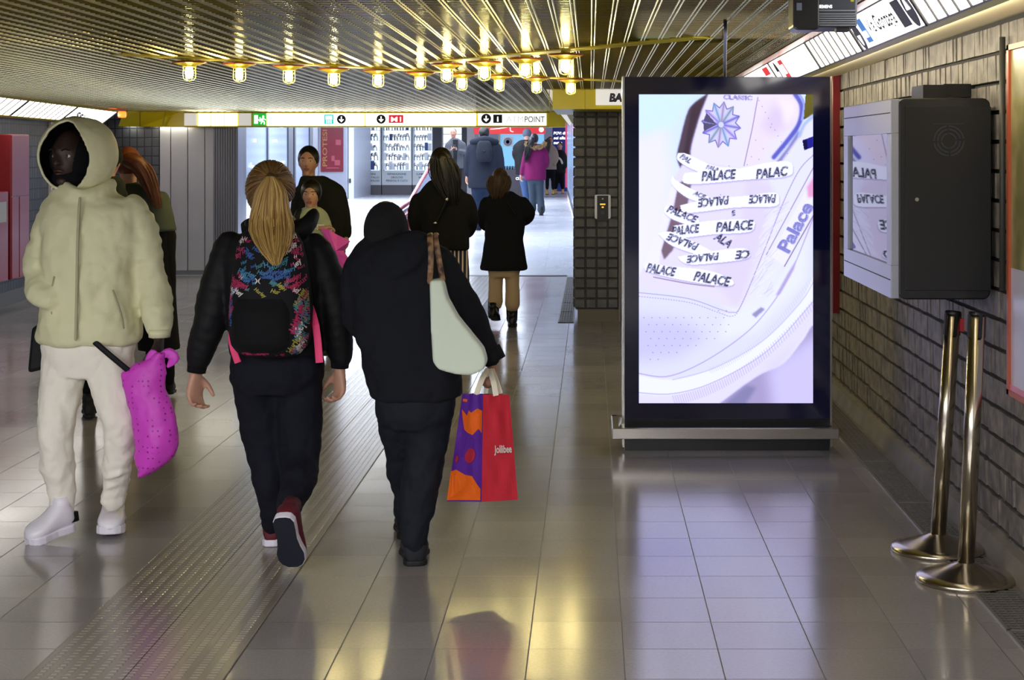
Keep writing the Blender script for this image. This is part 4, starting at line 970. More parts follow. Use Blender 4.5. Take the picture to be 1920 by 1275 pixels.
for (a, b, c, d) in ((630, 640, 262, 272), (622, 628, 292, 302), (628, 638, 300, 310), (612, 636, 314, 316)): mb.box((X_(a, KY), KY-.055, Z_(d, KY)), (X_(b, KY), KY-.048, Z_(c, KY)))
mb.build('print', mat('poster_print2', rgb(130, 50, 66), .4), R_)

# watch cabinets
VYc = 49.0
M_CAB = mat('cabinet_pale', rgb(196, 202, 206), .4); M_CABIN = mat('cabinet_inside', rgb(230, 236, 242), .5, emit=.9, ecol=rgb(214, 228, 250))
M_GLASSP = mat('clear_glass', (.95, .98, 1, 1), .02, trans=1, alpha=.12)
M_SHELF = mat('shelf_glass', rgb(200, 220, 230), .2)
cabs = [(667, 714.5, 'left-hand'), (716, 772, 'middle'), (773.5, 812, 'right-hand')]
txts = [['CINTURINI', 'PELLE E METALLO', 'TUTTI GLI OROLOGI'], ['RIPARAZIONE', 'OROLOGI', 'PENDOLI E CUCU'], ['CAMBIO', 'BATTERIE']]
spots = []
for ci, (a, b, nm) in enumerate(cabs):
    R_ = empty('display_cabinet', P((a+b)/2, 364, VYc), '%s lit glass display cabinet full of small watches' % nm, 'display cabinet', 'lit watch cabinets')
    x0, x1 = X_(a, VYc), X_(b, VYc); zl = Z_(320, VYc); zb = Z_(347, VYc); zt = 2.62
    mb = MB(); mb.box((x0, VYc, zb), (x1, VYc+.4, zl)); mb.box((x0, VYc, zl), (x0+.035, VYc+.4, zt)); mb.box((x1-.035, VYc, zl), (x1, VYc+.4, zt)); mb.build('body', M_CAB, R_)
    mb = MB(); mb.box((x0, VYc+.03, FZ), (x1, VYc+.4, zb)); mb.build('plinth', mat('plinth_grey', rgb(82, 80, 84), .5), R_)
    mb = MB(); mb.box((x0+.035, VYc+.38, zl), (x1-.035, VYc+.4, zt)); mb.build('back_panel', M_CABIN, R_)
    mb = MB(); mb.box((x0+.03, VYc+.005, zl), (x1-.03, VYc+.012, zt)); mb.build('glass_door', M_GLASSP, R_)
    for pz in (318, 300, 282, 263, 244):
        z = Z_(pz, VYc); mb = MB(); mb.box((x0+.035, VYc+.04, z-.008), (x1-.035, VYc+.38, z)); mb.build('shelf', M_SHELF, R_)
        nn = int((x1-x0-.1)/.082)
        for k in range(nn): spots.append((x0+.075+k*.082+random.uniform(-.01, .01), VYc+random.uniform(.08, .2), z, ci, random.random()))
    mb = MB()
    for k, t in enumerate(txts[ci]): 
        wv = (x1-x0)*[.55, .85, .85][k] if ci == 0 else (x1-x0)*[.62, .4, .72][k]
        text(mb, t, P((a+b)/2, 328+k*6.2, VYc-.004), (1, 0, 0), (0, 0, 1), .055, wv, 0, .02, True)
    mb.build('lettering', mat('grey_print', rgb(70, 76, 84), .5), R_)
# small goods: watches on stands and boxes
def watch(seed):
    mb = MB(); r = empty('wristwatch', (0, 0, 0), 'x', 'watch')
    mb.tube([(-.028, .02, .0), (-.03, .0, .05), (-.0, -.015, .09), (.03, .0, .05), (.028, .02, 0)], [.008]*5, 6, 3, True); o = mb.build('strap', [mat('strap_dark', rgb(40, 44, 60), .4), mat('strap_blue', rgb(50, 90, 150), .4), mat('strap_tan', rgb(150, 110, 80), .5)][seed], r, True)
    mb = MB(); mb.lathe((0, -.025, .09), [(.026, 0), (.028, .006), (.02, .01), (0, .01)], 14, Vector((0, -1, 0))); mb.build('dial', M_STEEL, r, True); return r
protos = [watch(i) for i in range(3)]
mb = MB(); mb.box((-.03, -.02, 0), (.03, .05, .12)); bx = mb.build('gift_box', mat('box_white', rgb(236, 238, 244), .5), None); bx.location = (0, 0, 0); tag(bx, 'x', 'box')
mb = MB(); mb.box((-.03, -.02, 0), (.03, .05, .15)); bx2 = mb.build('gift_box', mat('box_blue', rgb(60, 80, 140), .5), None); bx2.location = (0, 0, 0); tag(bx2, 'x', 'box')
cm = child_map(); used = set()
for (x, y, z, ci, q) in spots:
    if q < .72: pr = protos[int(q*100) % 3]
    else: pr = bx if q < .9 else bx2
    if pr.name not in used: used.add(pr.name); o = pr
    else: o = copy_tree(pr, cm)
    o.location = (x, y, z); k_ = random.uniform(1.15, 1.75); o.scale = (k_, k_, k_*random.uniform(.9, 1.25))
    if pr in protos: o['label'] = 'tiny wristwatch on a stand inside the %s watch cabinet' % cabs[ci][2]; o['group'] = 'watches in the %s cabinet' % cabs[ci][2]
    else: o['label'] = 'small %s gift box inside the %s watch cabinet' % ('white' if pr is bx else 'blue', cabs[ci][2]); o['group'] = '%s boxes in the %s cabinet' % ('white' if pr is bx else 'blue', cabs[ci][2])
# back wall behind everything
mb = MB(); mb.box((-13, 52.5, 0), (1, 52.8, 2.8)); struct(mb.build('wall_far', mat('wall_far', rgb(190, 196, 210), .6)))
mb = MB(); mb.box((X_(812, VYc), VYc-.1, FZ), (X_(829, VYc), VYc+.4, 2.7)); o = mb.build('door_post', mat('post_dark', rgb(34, 32, 40), .5), None); tag(o, 'dark post between the watch cabinets and the man in the blazer', 'post')
R_ = empty('shop_window', P(847, 364, 50), 'white-lit glass shop window behind the man in the grey blazer', 'window')
mb = MB(); mb.box((X_(829, 50), 50.0, 1.2), (X_(866, 50), 50.05, 2.7)); mb.build('pane', M_CABIN, R_)
mb = MB(); mb.box((X_(829, 50), 50.0, FZ), (X_(866, 50), 50.05, 1.2)); mb.build('panel', M_CAB, R_)
mb = MB()
for z in (1.5, 1.8, 2.1, 2.4): mb.box((X_(829, 50), 49.96, z), (X_(866, 50), 50.0, z+.02))
mb.build('shelf', M_SHELF, R_)
mb = MB(); mb.box((X_(866, 49), 48.9, FZ), (X_(874, 49), 49.3, 2.7)); o = mb.build('door_post', mat('post_dark', rgb(34, 32, 40), .5), None); tag(o, 'dark post just right of the man in the blazer', 'post')
mb = MB(); mb.box((X_(874, 50), 50.0, FZ), (X_(890, 50), 50.1, 2.7)); o = mb.build('wall_panel', M_WHITE, None); tag(o, 'pale wall strip beside the man with the dark blue coat', 'wall panel')
# red banner / light blue board / counter
R_ = empty('shop_banner', P(955, 250, 48), 'red shop banner with white scribbles and a round arrow mark', 'banner')
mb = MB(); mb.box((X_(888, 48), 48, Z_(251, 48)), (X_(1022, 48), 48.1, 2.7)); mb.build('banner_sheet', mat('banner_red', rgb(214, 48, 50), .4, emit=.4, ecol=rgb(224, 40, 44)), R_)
mb = MB(); k = 48/F; pts = [P(a, b, 47.98) for a, b in ((920, 242), (935, 241), (948, 239), (956, 238), (957, 245), (962, 247))]; mb.tube(pts, [.012]*6, 6, 3); mb.lathe(P(1015, 243, 47.99), [(.07, 0), (.07, .01), (0, .01)], 20, Vector((0, -1, 0))); mb.build('print', M_WPR, R_)
mb = MB(); c = P(1015, 243, 47.97); mb.box((c.x-.04, c.y-.01, c.z-.006), (c.x+.04, c.y, c.z+.006)); mb.build('arrow', M_INK, R_)
R_ = empty('shop_board', P(970, 322, 48.2), 'light blue shop board with a grey target logo and the red letter E', 'board')
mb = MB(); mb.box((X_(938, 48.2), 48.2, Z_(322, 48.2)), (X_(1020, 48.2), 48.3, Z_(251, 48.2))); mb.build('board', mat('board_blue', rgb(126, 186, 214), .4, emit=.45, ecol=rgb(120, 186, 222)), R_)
mb = MB(); mb.box((X_(943, 48), 48.15, Z_(275, 48)), (X_(961, 48), 48.19, Z_(257, 48))); mb.build('logo_ground', M_WHITE, R_)
mb = MB(); mb.lathe(P(952, 266, 48.14), [(.12, 0), (.12, .01), (.05, .01), (.05, 0)], 28, Vector((0, -1, 0))); mb.build('logo_ring', M_GREYP, R_)
mb = MB(); text(mb, 'E', P(960, 291, 48.15), (1, 0, 0), (0, 0, 1), 8*k, 5*k, 0, .04); mb.build('lettering', mat('wine_print', rgb(160, 30, 80), .4), R_)
mb = MB(); mb.box((X_(935, 48.2), 48.1, FZ+.5), (X_(938, 48.2), 48.3, 2.7)); mb.build('post', mat('tan_post', rgb(170, 160, 130), .4), R_)
R_ = empty('shop_counter', P(965, 344, 46), 'dark shop counter with a row of small items and white letters', 'counter')
mb = MB(); mb.box((X_(900, 46), 46, FZ), (X_(1018, 46), 46.6, Z_(318, 46))); mb.build('body', mat('counter_dark', rgb(44, 38, 48), .4), R_)
mb = MB(); text(mb, 'CUA', P(967, 337, 45.99), (1, 0, 0), (0, 0, 1), .07, .2, 0, .02); mb.build('lettering', M_WPR, R_)
pr = None
for i, px in enumerate(range(946, 1002, 5)):
    if pr is None:
        mb = MB(); mb.lathe((0, 0, 0), [(.03, 0), (.032, .08), (.02, .1), (0, .1)], 12); pr = mb.build('counter_cup', mat('cup_dark', rgb(60, 56, 66), .4), None, True); pr.location = (0, 0, 0); o = pr
    else: o = pr.copy(); COL.objects.link(o)
    o.location = P(px, 318, 46.2); tag(o, 'small dark cup in the row on top of the dark shop counter', 'cup', 'cups on the dark counter')
# navy banner on the right, merchandise behind
R_ = empty('shop_banner', P(1050, 350, 51), 'tall navy banner with bold white words POV and sei alla', 'banner')
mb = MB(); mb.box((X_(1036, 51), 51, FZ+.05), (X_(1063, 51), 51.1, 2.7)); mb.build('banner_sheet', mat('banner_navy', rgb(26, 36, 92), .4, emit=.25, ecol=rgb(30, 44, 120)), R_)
mb = MB(); k = 51/F
for (s, py, h, wv) in (('POV: di', 252, 5, 22), ('sei alla', 261, 5, 22), ('metro', 270, 5, 16), ('QR', 338, 0, 0)):
    if h: text(mb, s, P(1038, py, 50.98), (1, 0, 0), (0, 0, 1), h*k, wv*k, .1, .03)
mb.build('lettering', M_WPR, R_)
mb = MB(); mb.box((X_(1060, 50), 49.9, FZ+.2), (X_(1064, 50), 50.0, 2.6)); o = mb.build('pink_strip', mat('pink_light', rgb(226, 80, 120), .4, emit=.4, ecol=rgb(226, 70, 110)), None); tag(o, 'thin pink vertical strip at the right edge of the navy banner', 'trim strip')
# right side of the far hall
def RWX(Y): return -.28-.0211*(Y-29)
def rslab(y0, y1, z0, z1, x0, x1, name, m, par=None):
    mb = MB(); mb.hexa([Vector(p) for p in ((RWX(y0)+x0, y0, z0), (RWX(y0)+x1, y0, z0), (RWX(y1)+x1, y1, z0), (RWX(y1)+x0, y1, z0), (RWX(y0)+x0, y0, z1), (RWX(y0)+x1, y0, z1), (RWX(y1)+x1, y1, z1), (RWX(y1)+x0, y1, z1))]); return mb.build(name, m, par)
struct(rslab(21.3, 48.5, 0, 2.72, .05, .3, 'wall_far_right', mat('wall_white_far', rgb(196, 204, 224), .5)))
struct(rslab(25, 48.5, FZ, FZ+.1, 0, .05, 'baseboard_far', M_WHITE))
for (a, b) in ((27, 33), (33.6, 40), (40.6, 46)):
    r = empty('shop_window', (RWX((a+b)/2), (a+b)/2, FZ+.1), '%s narrow bluish window along the right side of the far hall' % {27: 'nearest', 33.6: 'middle', 40.6: 'farthest'}[a], 'window')
    rslab(a, b, FZ+.1, 2.6, .0, .06, 'frame', mat('dark_grey_frame', rgb(66, 70, 82), .4, .3), r); rslab(a+.3, b-.3, FZ+.3, 2.45, -.012, .02, 'pane', M_PANE, r)

# escalator parapet with red handrails
R_ = empty('stair_railing', P(765, 432, 24), 'stair parapet with shiny dark red handrails rising to the right', 'railing')
M_HR = mat('red_handrail', rgb(150, 40, 52), .25, coat=.6)
for dx, dyy in ((0, 0), (14, 10)):
    mb = MB(); mb.tube([P(722+dx, 412+dyy, 23.6), P(745+dx, 395+dyy, 24), P(766+dx, 380+dyy, 24.2), P(773+dx, 371+dyy, 24.5)], [.032]*4, 10, 4); mb.build('handrail', M_HR, R_, True)
mb = MB(); mb.tube([P(770, 374, 24.4), P(790, 340, 24.9), P(818, 292, 25.5)], [.03]*3, 10, 3); mb.build('rising_rail', M_HR, R_, True)
mb = MB(); mb.tube([P(767, 392, 24.1), Vector((X_(766, 24.1), 24.1, .2))], [.025]*2, 10, 1); mb.build('post', M_HR, R_, True)
mb = MB(); mb.prism([P(722, 418, 23.7), P(766, 388, 24.2), P(792, 345, 24.8), P(818, 300, 25.4), P(830, 420, 25.4), P(775, 432, 24.3), P(735, 440, 23.8)], Vector((0, .02, 0))); mb.build('side_panel', mat('rail_panel', rgb(170, 176, 192), .3, .5), R_)
# ================================================================ people
def RotZ(a): return Matrix.Rotation(a, 3, 'Z')
def head(mb, c, th=0.0, s=1.0, tilt=0.0, neck=.13):
    R = RotZ(th) @ Matrix.Rotation(tilt, 3, 'X'); c = Vector(c); vs = []; fs = []; n, m = 28, 22
    for i in range(m+1):
        ph = math.pi*i/m
        for k in range(n):
            t = 2*math.pi*k/n; dx, dy, dz = math.sin(ph)*math.cos(t), math.sin(ph)*math.sin(t), math.cos(ph)
            x, y, z = .074*dx, .094*dy, .116*dz
            if dz < 0: x *= 1-.30*(-dz)**1.4; y *= 1-.12*(-dz)
            if dy < 0:
                for ex in (-.032, .032): y += .011*math.exp(-((x-ex)/.016)**2-((z-.008)/.013)**2)
                y -= .005*math.exp(-((z-.034)/.012)**2-(x/.05)**2); y -= .006*math.exp(-((z+.058)/.014)**2-(x/.022)**2)
            vs.append(c+R @ (Vector((x, y, z))*s))
    for i in range(m):
        for k in range(n): a = i*n+k; b = i*n+(k+1) % n; fs.append((a, a+n, b+n, b))
    mb.add(vs, fs)
    q = lambda *p: c+R @ (Vector(p)*s)
    mb.tube([q(0, -.086, .022), q(0, -.098, -.004), q(0, -.108, -.022)], [.007*s, .009*s, .0125*s], 8, 3)
    for sx in (-1, 1): mb.ell(q(sx*.074, .008, -.004), (.009*s, .018*s, .031*s), R); mb.ell(q(sx*.009, -.1, -.025), (.007*s,)*3, R, 8, 6)
    mb.ell(q(0, -.068, -.096), (.024*s, .02*s, .018*s), R)
    mb.tube([q(0, .012, -.06), q(0, .022, -.06-neck)], [.052*s, .056*s], 14, 1)
def face(par, c, th, s, iris, lip, brow):
    R = RotZ(th); c = Vector(c); q = lambda *p: c+R @ (Vector(p)*s)
    for sx in (-1, 1):
        mb = MB(); mb.cur = 0; mb.ell(q(sx*.032, -.067, .008), (.0125*s, .0125*s, .009*s), R, 12, 8); mb.cur = 1; mb.ell(q(sx*.032, -.0775, .008), (.0055*s, .003*s, .0055*s), R, 10, 6)
        mb.build('eye', [mat('eye_white', rgb(220, 216, 210), .2), iris], par, True)
        mb = MB(); mb.tube([q(sx*.017, -.093, .03), q(sx*.033, -.094, .036), q(sx*.05, -.084, .03)], [.003*s, .0036*s, .002*s], 6, 3); mb.build('eyebrow', brow, par, True)
    mb = MB(); mb.tube([q(-.023, -.089, -.057), q(-.008, -.099, -.053), q(.008, -.099, -.053), q(.023, -.089, -.057)], [.003*s, .0048*s, .0048*s, .003*s], 8, 3)
    mb.tube([q(-.018, -.089, -.064), q(0, -.098, -.066), q(.018, -.089, -.064)], [.003*s, .0052*s, .003*s], 8, 3); mb.build('lips', lip, par, True)
def hand(mb, w, d, nrm, th, curl=.5, s=1.0):
    """w wrist, d direction of the palm, nrm palm side, th thumb side"""
    w = Vector(w); d = Vector(d).normalized(); nrm = Vector(nrm); nrm = (nrm-d*nrm.dot(d)).normalized(); th = Vector(th); th = (th-d*th.dot(d)-nrm*th.dot(nrm)).normalized()
    tx_ = th if th.cross(nrm).dot(d) > 0 else -th; fr = []
    for (a, wd, tk) in ((-.02, .026, .020), (0, .026, .020), (.03, .034, .018), (.065, .040, .016), (.088, .039, .013), (.096, .034, .009)):
        fr.append((w+d*a*s, tx_*wd*s, nrm*tk*s))
    mb.loft(fr, 16, 2.6)
    for i, (o, ln) in enumerate(((.030, .92), (.010, 1.0), (-.010, .95), (-.029, .76))):
        p = w+d*.086*s+th*o*s; a = .12+curl*(.55+.08*i); pts = [p]; r = [.0092*s]
        dirv = d
        for j, L_ in enumerate((.042, .026, .021)):
            dirv = (d*math.cos(a)+nrm*math.sin(a)).normalized(); p = p+dirv*L_*ln*s; pts.append(p); r.append((.0088, .0080, .0068)[j]*s); a += curl*(1.25 if j == 0 else .9)
        mb.tube(pts, r, 10, 3)
    p = w+d*.022*s+th*.026*s+nrm*.004*s; d1 = (d*.62+th*.62+nrm*.35).normalized(); d2 = (d*.86+th*.18+nrm*(.3+.5*curl)).normalized()
    mb.tube([p-d1*.01*s, p+d1*.032*s, p+d1*.04*s+d2*.02*s, p+d1*.042*s+d2*.042*s], [.015*s, .0125*s, .0105*s, .008*s], 10, 4)

class Fig:
    def __init__(s, label, px, Y, fz=0.0):
        s.Y = Y; s.k = Y/F; s.root = empty('person', (X_(px, Y), Y, fz), label, 'person'); s.b = MB(); s.fz = fz
    def p(s, px, py, dy=0.0):
        Yd = s.Y+dy; return Vector(((px-VX)*s.Y/F, Yd, H-(py-VY)*s.Y/F))   # pixel at the figure's own depth, then moved straight back
    def q(s, px, py, dy=0.0): return P(px, py, s.Y+dy)
    def torso(s, mb, R, power=2.4, shrink=.70, body=True):
        fr = [(s.q(cx, py, dy), hw*s.k, dp) for (py, cx, hw, dp, dy) in [(r+(0,))[:5] if len(r) == 4 else r for r in R]]
        mb.rings(fr, 30, 4, power)
        if body: s.b.rings([(c, a*shrink, b*shrink) for c, a, b in fr[1:-1]] if len(fr) > 4 else [(c, a*shrink, b*shrink) for c, a, b in fr], 24, 3, power)
    def limb(s, mb, pts, shrink=.68, body=True, puff=0, n=16, sub=5):
        P3 = [s.q(a, b, d) for (a, b, r, d) in pts]; rr = [r*s.k for (a, b, r, d) in pts]
        if puff:
            pp, r2 = cat(P3, rr, 10); r2 = [r*(1+puff*math.sin(i*1.9)) for i, r in enumerate(r2)]; mb.tube(pp, r2, n, 1)
        else: mb.tube(P3, rr, n, sub)
        if body: s.b.tube(P3, [r*shrink for r in rr], 12, 4)
        return P3
    def body(s, m, vox=.007):
        o = s.b.build('body', m, s.root, True); remesh(o, vox, 2); return o
SK = lambda n, c: mat(n, c, .5, bump=(30, .1, .004))
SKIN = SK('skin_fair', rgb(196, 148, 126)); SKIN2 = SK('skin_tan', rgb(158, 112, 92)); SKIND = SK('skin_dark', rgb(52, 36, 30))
LIP = mat('lip', rgb(160, 84, 80), .4); IRIS = mat('iris', rgb(36, 28, 24), .2); BROW = mat('brow_dark', rgb(40, 30, 26), .8)
def fabric(name, c, r=.85, sheen=.0, b=(60, .25, .004)): return mat(name, c, r, bump=b, sheen=sheen, spec=.25)
BLKN = fabric('black_nylon', rgb(17, 18, 22), .62); BLKW = fabric('black_wool', rgb(13, 13, 18), .95); NAVY = fabric('dark_trousers', rgb(17, 19, 31), .85)
def m_hair(name, c1, c2):
    m = mat(name, c1, .42); b = m.node_tree.nodes['Principled BSDF']; g = N(m, 'ShaderNodeNewGeometry'); r = N(m, 'ShaderNodeValToRGB')
    r.color_ramp.elements[0].color = c1; r.color_ramp.elements[1].color = c2; L(m, g.outputs['Random Per Island'], r.inputs[0]); L(m, r.outputs[0], b.inputs['Base Color']); return m
def strands(mb, path, count, rad=.0035, n=4, lo=.7):
    """path(u, v, t) -> point; u, v in the cross-section"""
    for i in range(count):
        a = random.random()*2*math.pi; r = math.sqrt(random.random()); u, v = r*math.cos(a), r*math.sin(a); ln = random.uniform(lo, 1); T_ = 9
        wv = random.uniform(-.5, .5); ph = random.random()*6
        pts = [Vector(path(u+wv*.3*math.sin(ph+3*t/T_), v, ln*t/T_)) for t in range(T_+1)]
        mb.tube(pts, [rad*(1.0-.75*(t/T_)**2) for t in range(T_+1)], n, 1)
def shoe(fig, heel, toe, up, s, mu, ms, name='shoe', width=1.0, high=1.0, lace=None, sole_h=.028, body_t=None):
    heel, toe, up = Vector(heel), Vector(toe), Vector(up); f = (toe-heel); Ln = f.length; f.normalize(); u = (up-f*up.dot(f)).normalized(); sd = f.cross(u)
    mb = MB(); W = lambda w: sd*w*width*s
    for (t, w, hh) in (): pass
    fr = [(heel+f*t*Ln+u*(sole_h*.6+hh*high*s/2), W(w), u*hh*high*s/2) for (t, w, hh) in ((.015, .018, .05), (.05, .030, .08), (.14, .036, .098), (.26, .037, .105), (.38, .037, .092), (.5, .039, .073), (.64, .043, .056), (.78, .044, .047), (.9, .037, .038), (.97, .024, .028), (.995, .008, .014))]
    mb.loft(fr, 20, 2.5); mb.tube([heel+f*.2*Ln+u*.07*s, heel+f*.2*Ln+u*.14*s*high], [.036*s]*2, 14, 1, False)
    o = mb.build(name, mu, fig.root, True)
    mb = MB(); pts = []
    for (t, w) in ((0, .012), (.02, .026), (.1, .036), (.25, .036), (.42, .034), (.58, .039), (.72, .047), (.85, .045), (.94, .034), (.99, .016)): pts.append((t, w))
    outl = [heel+f*t*Ln+sd*w*width*s for t, w in pts]+[heel+f*t*Ln-sd*w*width*s for t, w in reversed(pts)]
    mb.prism(outl, u*sole_h*s); q = mb.build('sole', ms, o, False, bevel=.006*s)
    if body_t:
        mb = MB(); out2 = [p-u*.002 for p in outl]; mb.prism([(p-heel)*.96+heel+f*.02*Ln*.5-u*.003 for p in outl], u*.004); mb.build('outsole', body_t, o)
    if lace:
        mb = MB()
        for k in range(6):
            t = .36+k*.055; hh = (.094-.0065*(k*1.3))*high*s; c = heel+f*t*Ln+u*(sole_h*.6+hh+.009); mb.tube([c-sd*.022*s-u*.008*s, c+u*.004*s, c+sd*.022*s-u*.008*s], [.0042*s]*3, 6, 3)
        c = heel+f*.36*Ln+u*(sole_h*.6+.118*s)
        for sg in (-1, 1): mb.tube([c, c+sd*sg*.02*s+u*.012*s, c+sd*sg*.04*s+u*.002*s, c+sd*sg*.022*s-u*.012*s, c], [.0026*s]*5, 6, 4)
        mb.build('laces', lace, o, True)
    return o

# ---------------------------------------------------------------- P1: man in cream hooded jacket walking towards the camera
f = Fig('person in a cream hooded puffer jacket and white jeans carrying a magenta bag', 160, 6.78)
CREAM = fabric('cream_nylon', rgb(222, 220, 182), .55, b=(24, .25, .01)); WJEAN = fabric('white_denim', rgb(242, 237, 226), .8, b=(30, .3, .006))
j = MB()
f.torso(j, [(352, 152, 44, .085), (366, 162, 66, .105), (386, 176, 90, .13), (430, 176, 96, .15), (470, 172, 92, .152), (520, 170, 90, .155), (570, 170, 92, .158), (610, 168, 96, .16), (634, 168, 96, .155), (645, 168, 84, .14)], 2.3)
f.limb(j, [(100, 396, 27, 0), (84, 445, 27, .0), (66, 508, 25, -.02), (76, 545, 23, -.08), (96, 562, 20, -.13)], puff=.05)
f.limb(j, [(246, 396, 33, 0), (270, 455, 34, 0), (284, 520, 31, 0), (294, 580, 29, -.03), (299, 616, 23, -.05)], puff=.06)
j.tube([f.q(122, 345, -.05), f.q(140, 362, -.10), f.q(170, 365, -.09), f.q(205, 350, .0), f.q(180, 335, .1), f.q(140, 335, .07), f.q(122, 345, -.05)], [.03]*7, 10, 4)
o = remesh(j.build('jacket', CREAM, f.root, True), .010, 4, .040, .12)
mb = MB(); c = f.q(299, 622, -.05); mb.tube([c+Vector((0, 0, .012)), c+Vector((.0, 0, -.022))], [.046, .043], 18, 1, False); mb.build('cuff', CREAM, o, True)
mb = MB(); mb.tube([f.q(150, 372, -.150), f.q(146, 440, -.168), f.q(144, 540, -.172), f.q(142, 636, -.172)], [.006]*4, 8, 3); mb.build('zip', mat('zip_cream', rgb(176, 172, 140), .5), o, True)
mb = MB(); mb.tube([f.q(212, 545, -.155), f.q(226, 585, -.15), f.q(232, 615, -.145)], [.004]*3, 6, 3); mb.tube([f.q(102, 520, -.135), f.q(96, 560, -.135), f.q(98, 590, -.13)], [.005]*3, 6, 3); mb.build('pocket_seam', mat('seam_cream', rgb(160, 156, 126), .6), o, True)
# hood: open shell
hc = f.q(146, 290, 0); rx, ry, rz = .150, .150, .152; th = math.radians(-17); R = RotZ(th); n, m_ = 112, 84; vs = []; idx = {}; fs = []
for i in range(m_+1):
    ph = math.pi*i/m_
    for k in range(n):
        t = 2*math.pi*k/n; d = Vector((math.sin(ph)*math.cos(t), math.sin(ph)*math.sin(t), math.cos(ph)))
        pk = 1+.10*max(0, d.z)*max(0, d.y+.2); vs.append(hc+R @ Vector((d.x*rx, d.y*ry*pk, d.z*rz*(1.05 if d.z < 0 else 1))))
def opn(i, k):
    ph = math.pi*(i+.5)/m_; t = 2*math.pi*(k+.5)/n; d = Vector((math.sin(ph)*math.cos(t), math.sin(ph)*math.sin(t), math.cos(ph)))
    return d.y < 0 and (d.x/(.74-.22*max(0, d.z)))**2+((d.z+.0)/.86)**2 < 1
for i in range(m_):
    for k in range(n):
        if not opn(i, k): a = i*n+k; b = i*n+(k+1) % n; fs.append((a, a+n, b+n, b))
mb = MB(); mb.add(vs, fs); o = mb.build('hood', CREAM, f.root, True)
q = o.modifiers.new('s', 'SMOOTH'); q.iterations = 20; q = o.modifiers.new('t', 'SOLIDIFY'); q.thickness = .009; q.offset = 1; o.data.materials.append(BLKW); q.material_offset = 1; q.material_offset_rim = 0; q.offset = 1  # black inner shell: shade inside the hood put into its colour
mb = MB(); pts = []
for k in range(29):
    t = 2*math.pi*k/28; x, z = .76*math.cos(t), -.02+.86*math.sin(t); y = -math.sqrt(max(0, 1-x*x-z*z)); pts.append(hc+R @ Vector((x*rx, y*ry-.004, z*rz)))

d_ = o.modifiers.new('d', 'DISPLACE'); tx = bpy.data.textures.new('t', 'CLOUDS'); tx.noise_scale = .10; d_.texture = tx; d_.strength = .018; d_.texture_coords = 'LOCAL'; o.modifiers.move(2, 1)
hcc = f.q(134, 296, -.0); head(f.b, hcc, th, .98)
face(f.root, hcc, th, .98, IRIS, mat('lip_dark', rgb(70, 40, 36), .4), mat('brow_black', rgb(12, 10, 10), .9))
mb = MB(); mb.ell(hcc+R @ Vector((0, .018, -.002)), (.098, .094, .104), R, 24, 16); mb.build('beanie', BLKW, f.root, True)  # black filler added to darken the hood opening
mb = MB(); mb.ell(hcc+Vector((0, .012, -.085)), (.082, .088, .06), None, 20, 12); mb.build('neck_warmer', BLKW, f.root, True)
t = MB()
f.torso(t, [(628, 168, 84, .11), (650, 166, 86, .115), (680, 166, 82, .115), (705, 166, 66, .10)])
f.limb(t, [(124, 655, 42, 0), (116, 720, 42, 0), (104, 800, 33, -.03), (108, 870, 31, .0), (116, 925, 25, .04), (118, 962, 20, .06)], .6)
f.limb(t, [(206, 655, 44, 0), (210, 720, 42, -.03), (222, 790, 31, -.06), (222, 850, 27, -.02), (216, 900, 25, .03), (214, 938, 21, .06)], .6)
for (px, py, r, dy) in ((222, 868, 25, -.01), (219, 888, 25, 0), (217, 906, 24, .03), (215, 922, 23, .05), (214, 934, 22, .06)):
    c = f.q(px, py, dy); t.tube([c+Vector((-.002, 0, .006)), c+Vector((.002, 0, -.006))], [r*f.k*1.12]*2, 18, 1, False)
remesh(t.build('jeans', WJEAN, f.root, True), .009, 3, .022, .07)
mb = MB(); mb.tube([f.q(176, 640, -.14), f.q(205, 665, -.145), f.q(240, 694, -.13)], [.012]*3, 8, 3, flat=.5); mb.build('strap', BLKN, f.root, True)
M_SHW = mat('white_leather', rgb(232, 228, 240), .4); M_SLW = mat('white_rubber', rgb(226, 222, 236), .5)
o = shoe(f, P(214, 985, 7.08), P(206, 1003, 6.80), (0, .05, 1), 1.0, M_SHW, M_SLW, width=1.25, high=1.15, lace=mat('lace_cream', rgb(222, 214, 190), .6), sole_h=.034)
mb = MB(); mb.tube([P(231, 960, 6.96)+Vector((.006, 0, 0)), P(231, 976, 6.94)+Vector((.010, 0, 0)), P(236, 968, 7.0)+Vector((.0, 0, 0))], [.002]*3, 6, 4); mb.build('side_mark', mat('mark_grey', rgb(190, 188, 204), .5), o, True)
hl, tl_ = P(138, 990, 6.86), P(50, 1021, 6.72)
shoe(f, hl+Vector((0, 0, .0)), tl_, (.12, -.1, 1), 1.02, M_SHW, M_SLW, width=1.2, high=1.15, sole_h=.034)
mb = MB(); c = P(128, 962, 6.84); mb.tube([c, c+Vector((.004, 0, -.035))], [.040, .040], 14, 1, False); mb.build('sock', BLKW, f.root, True)
hand(f.b, f.q(298, 634, -.05), (.02, 0, -1), (-1, -.1, 0), (-.15, -1, 0), 1.25, 1.02)
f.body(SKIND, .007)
# black shoulder bag tucked behind him
mb = MB(); mb.prism([P(58, 614, 6.95), P(84, 604, 6.95), P(96, 690, 6.95), P(50, 700, 6.95)], Vector((0, .1, 0))); o = mb.build('shoulder_bag', BLKN, None, bevel=.015); tag(o, 'black bag hanging behind the hip of the person in the cream jacket', 'bag')
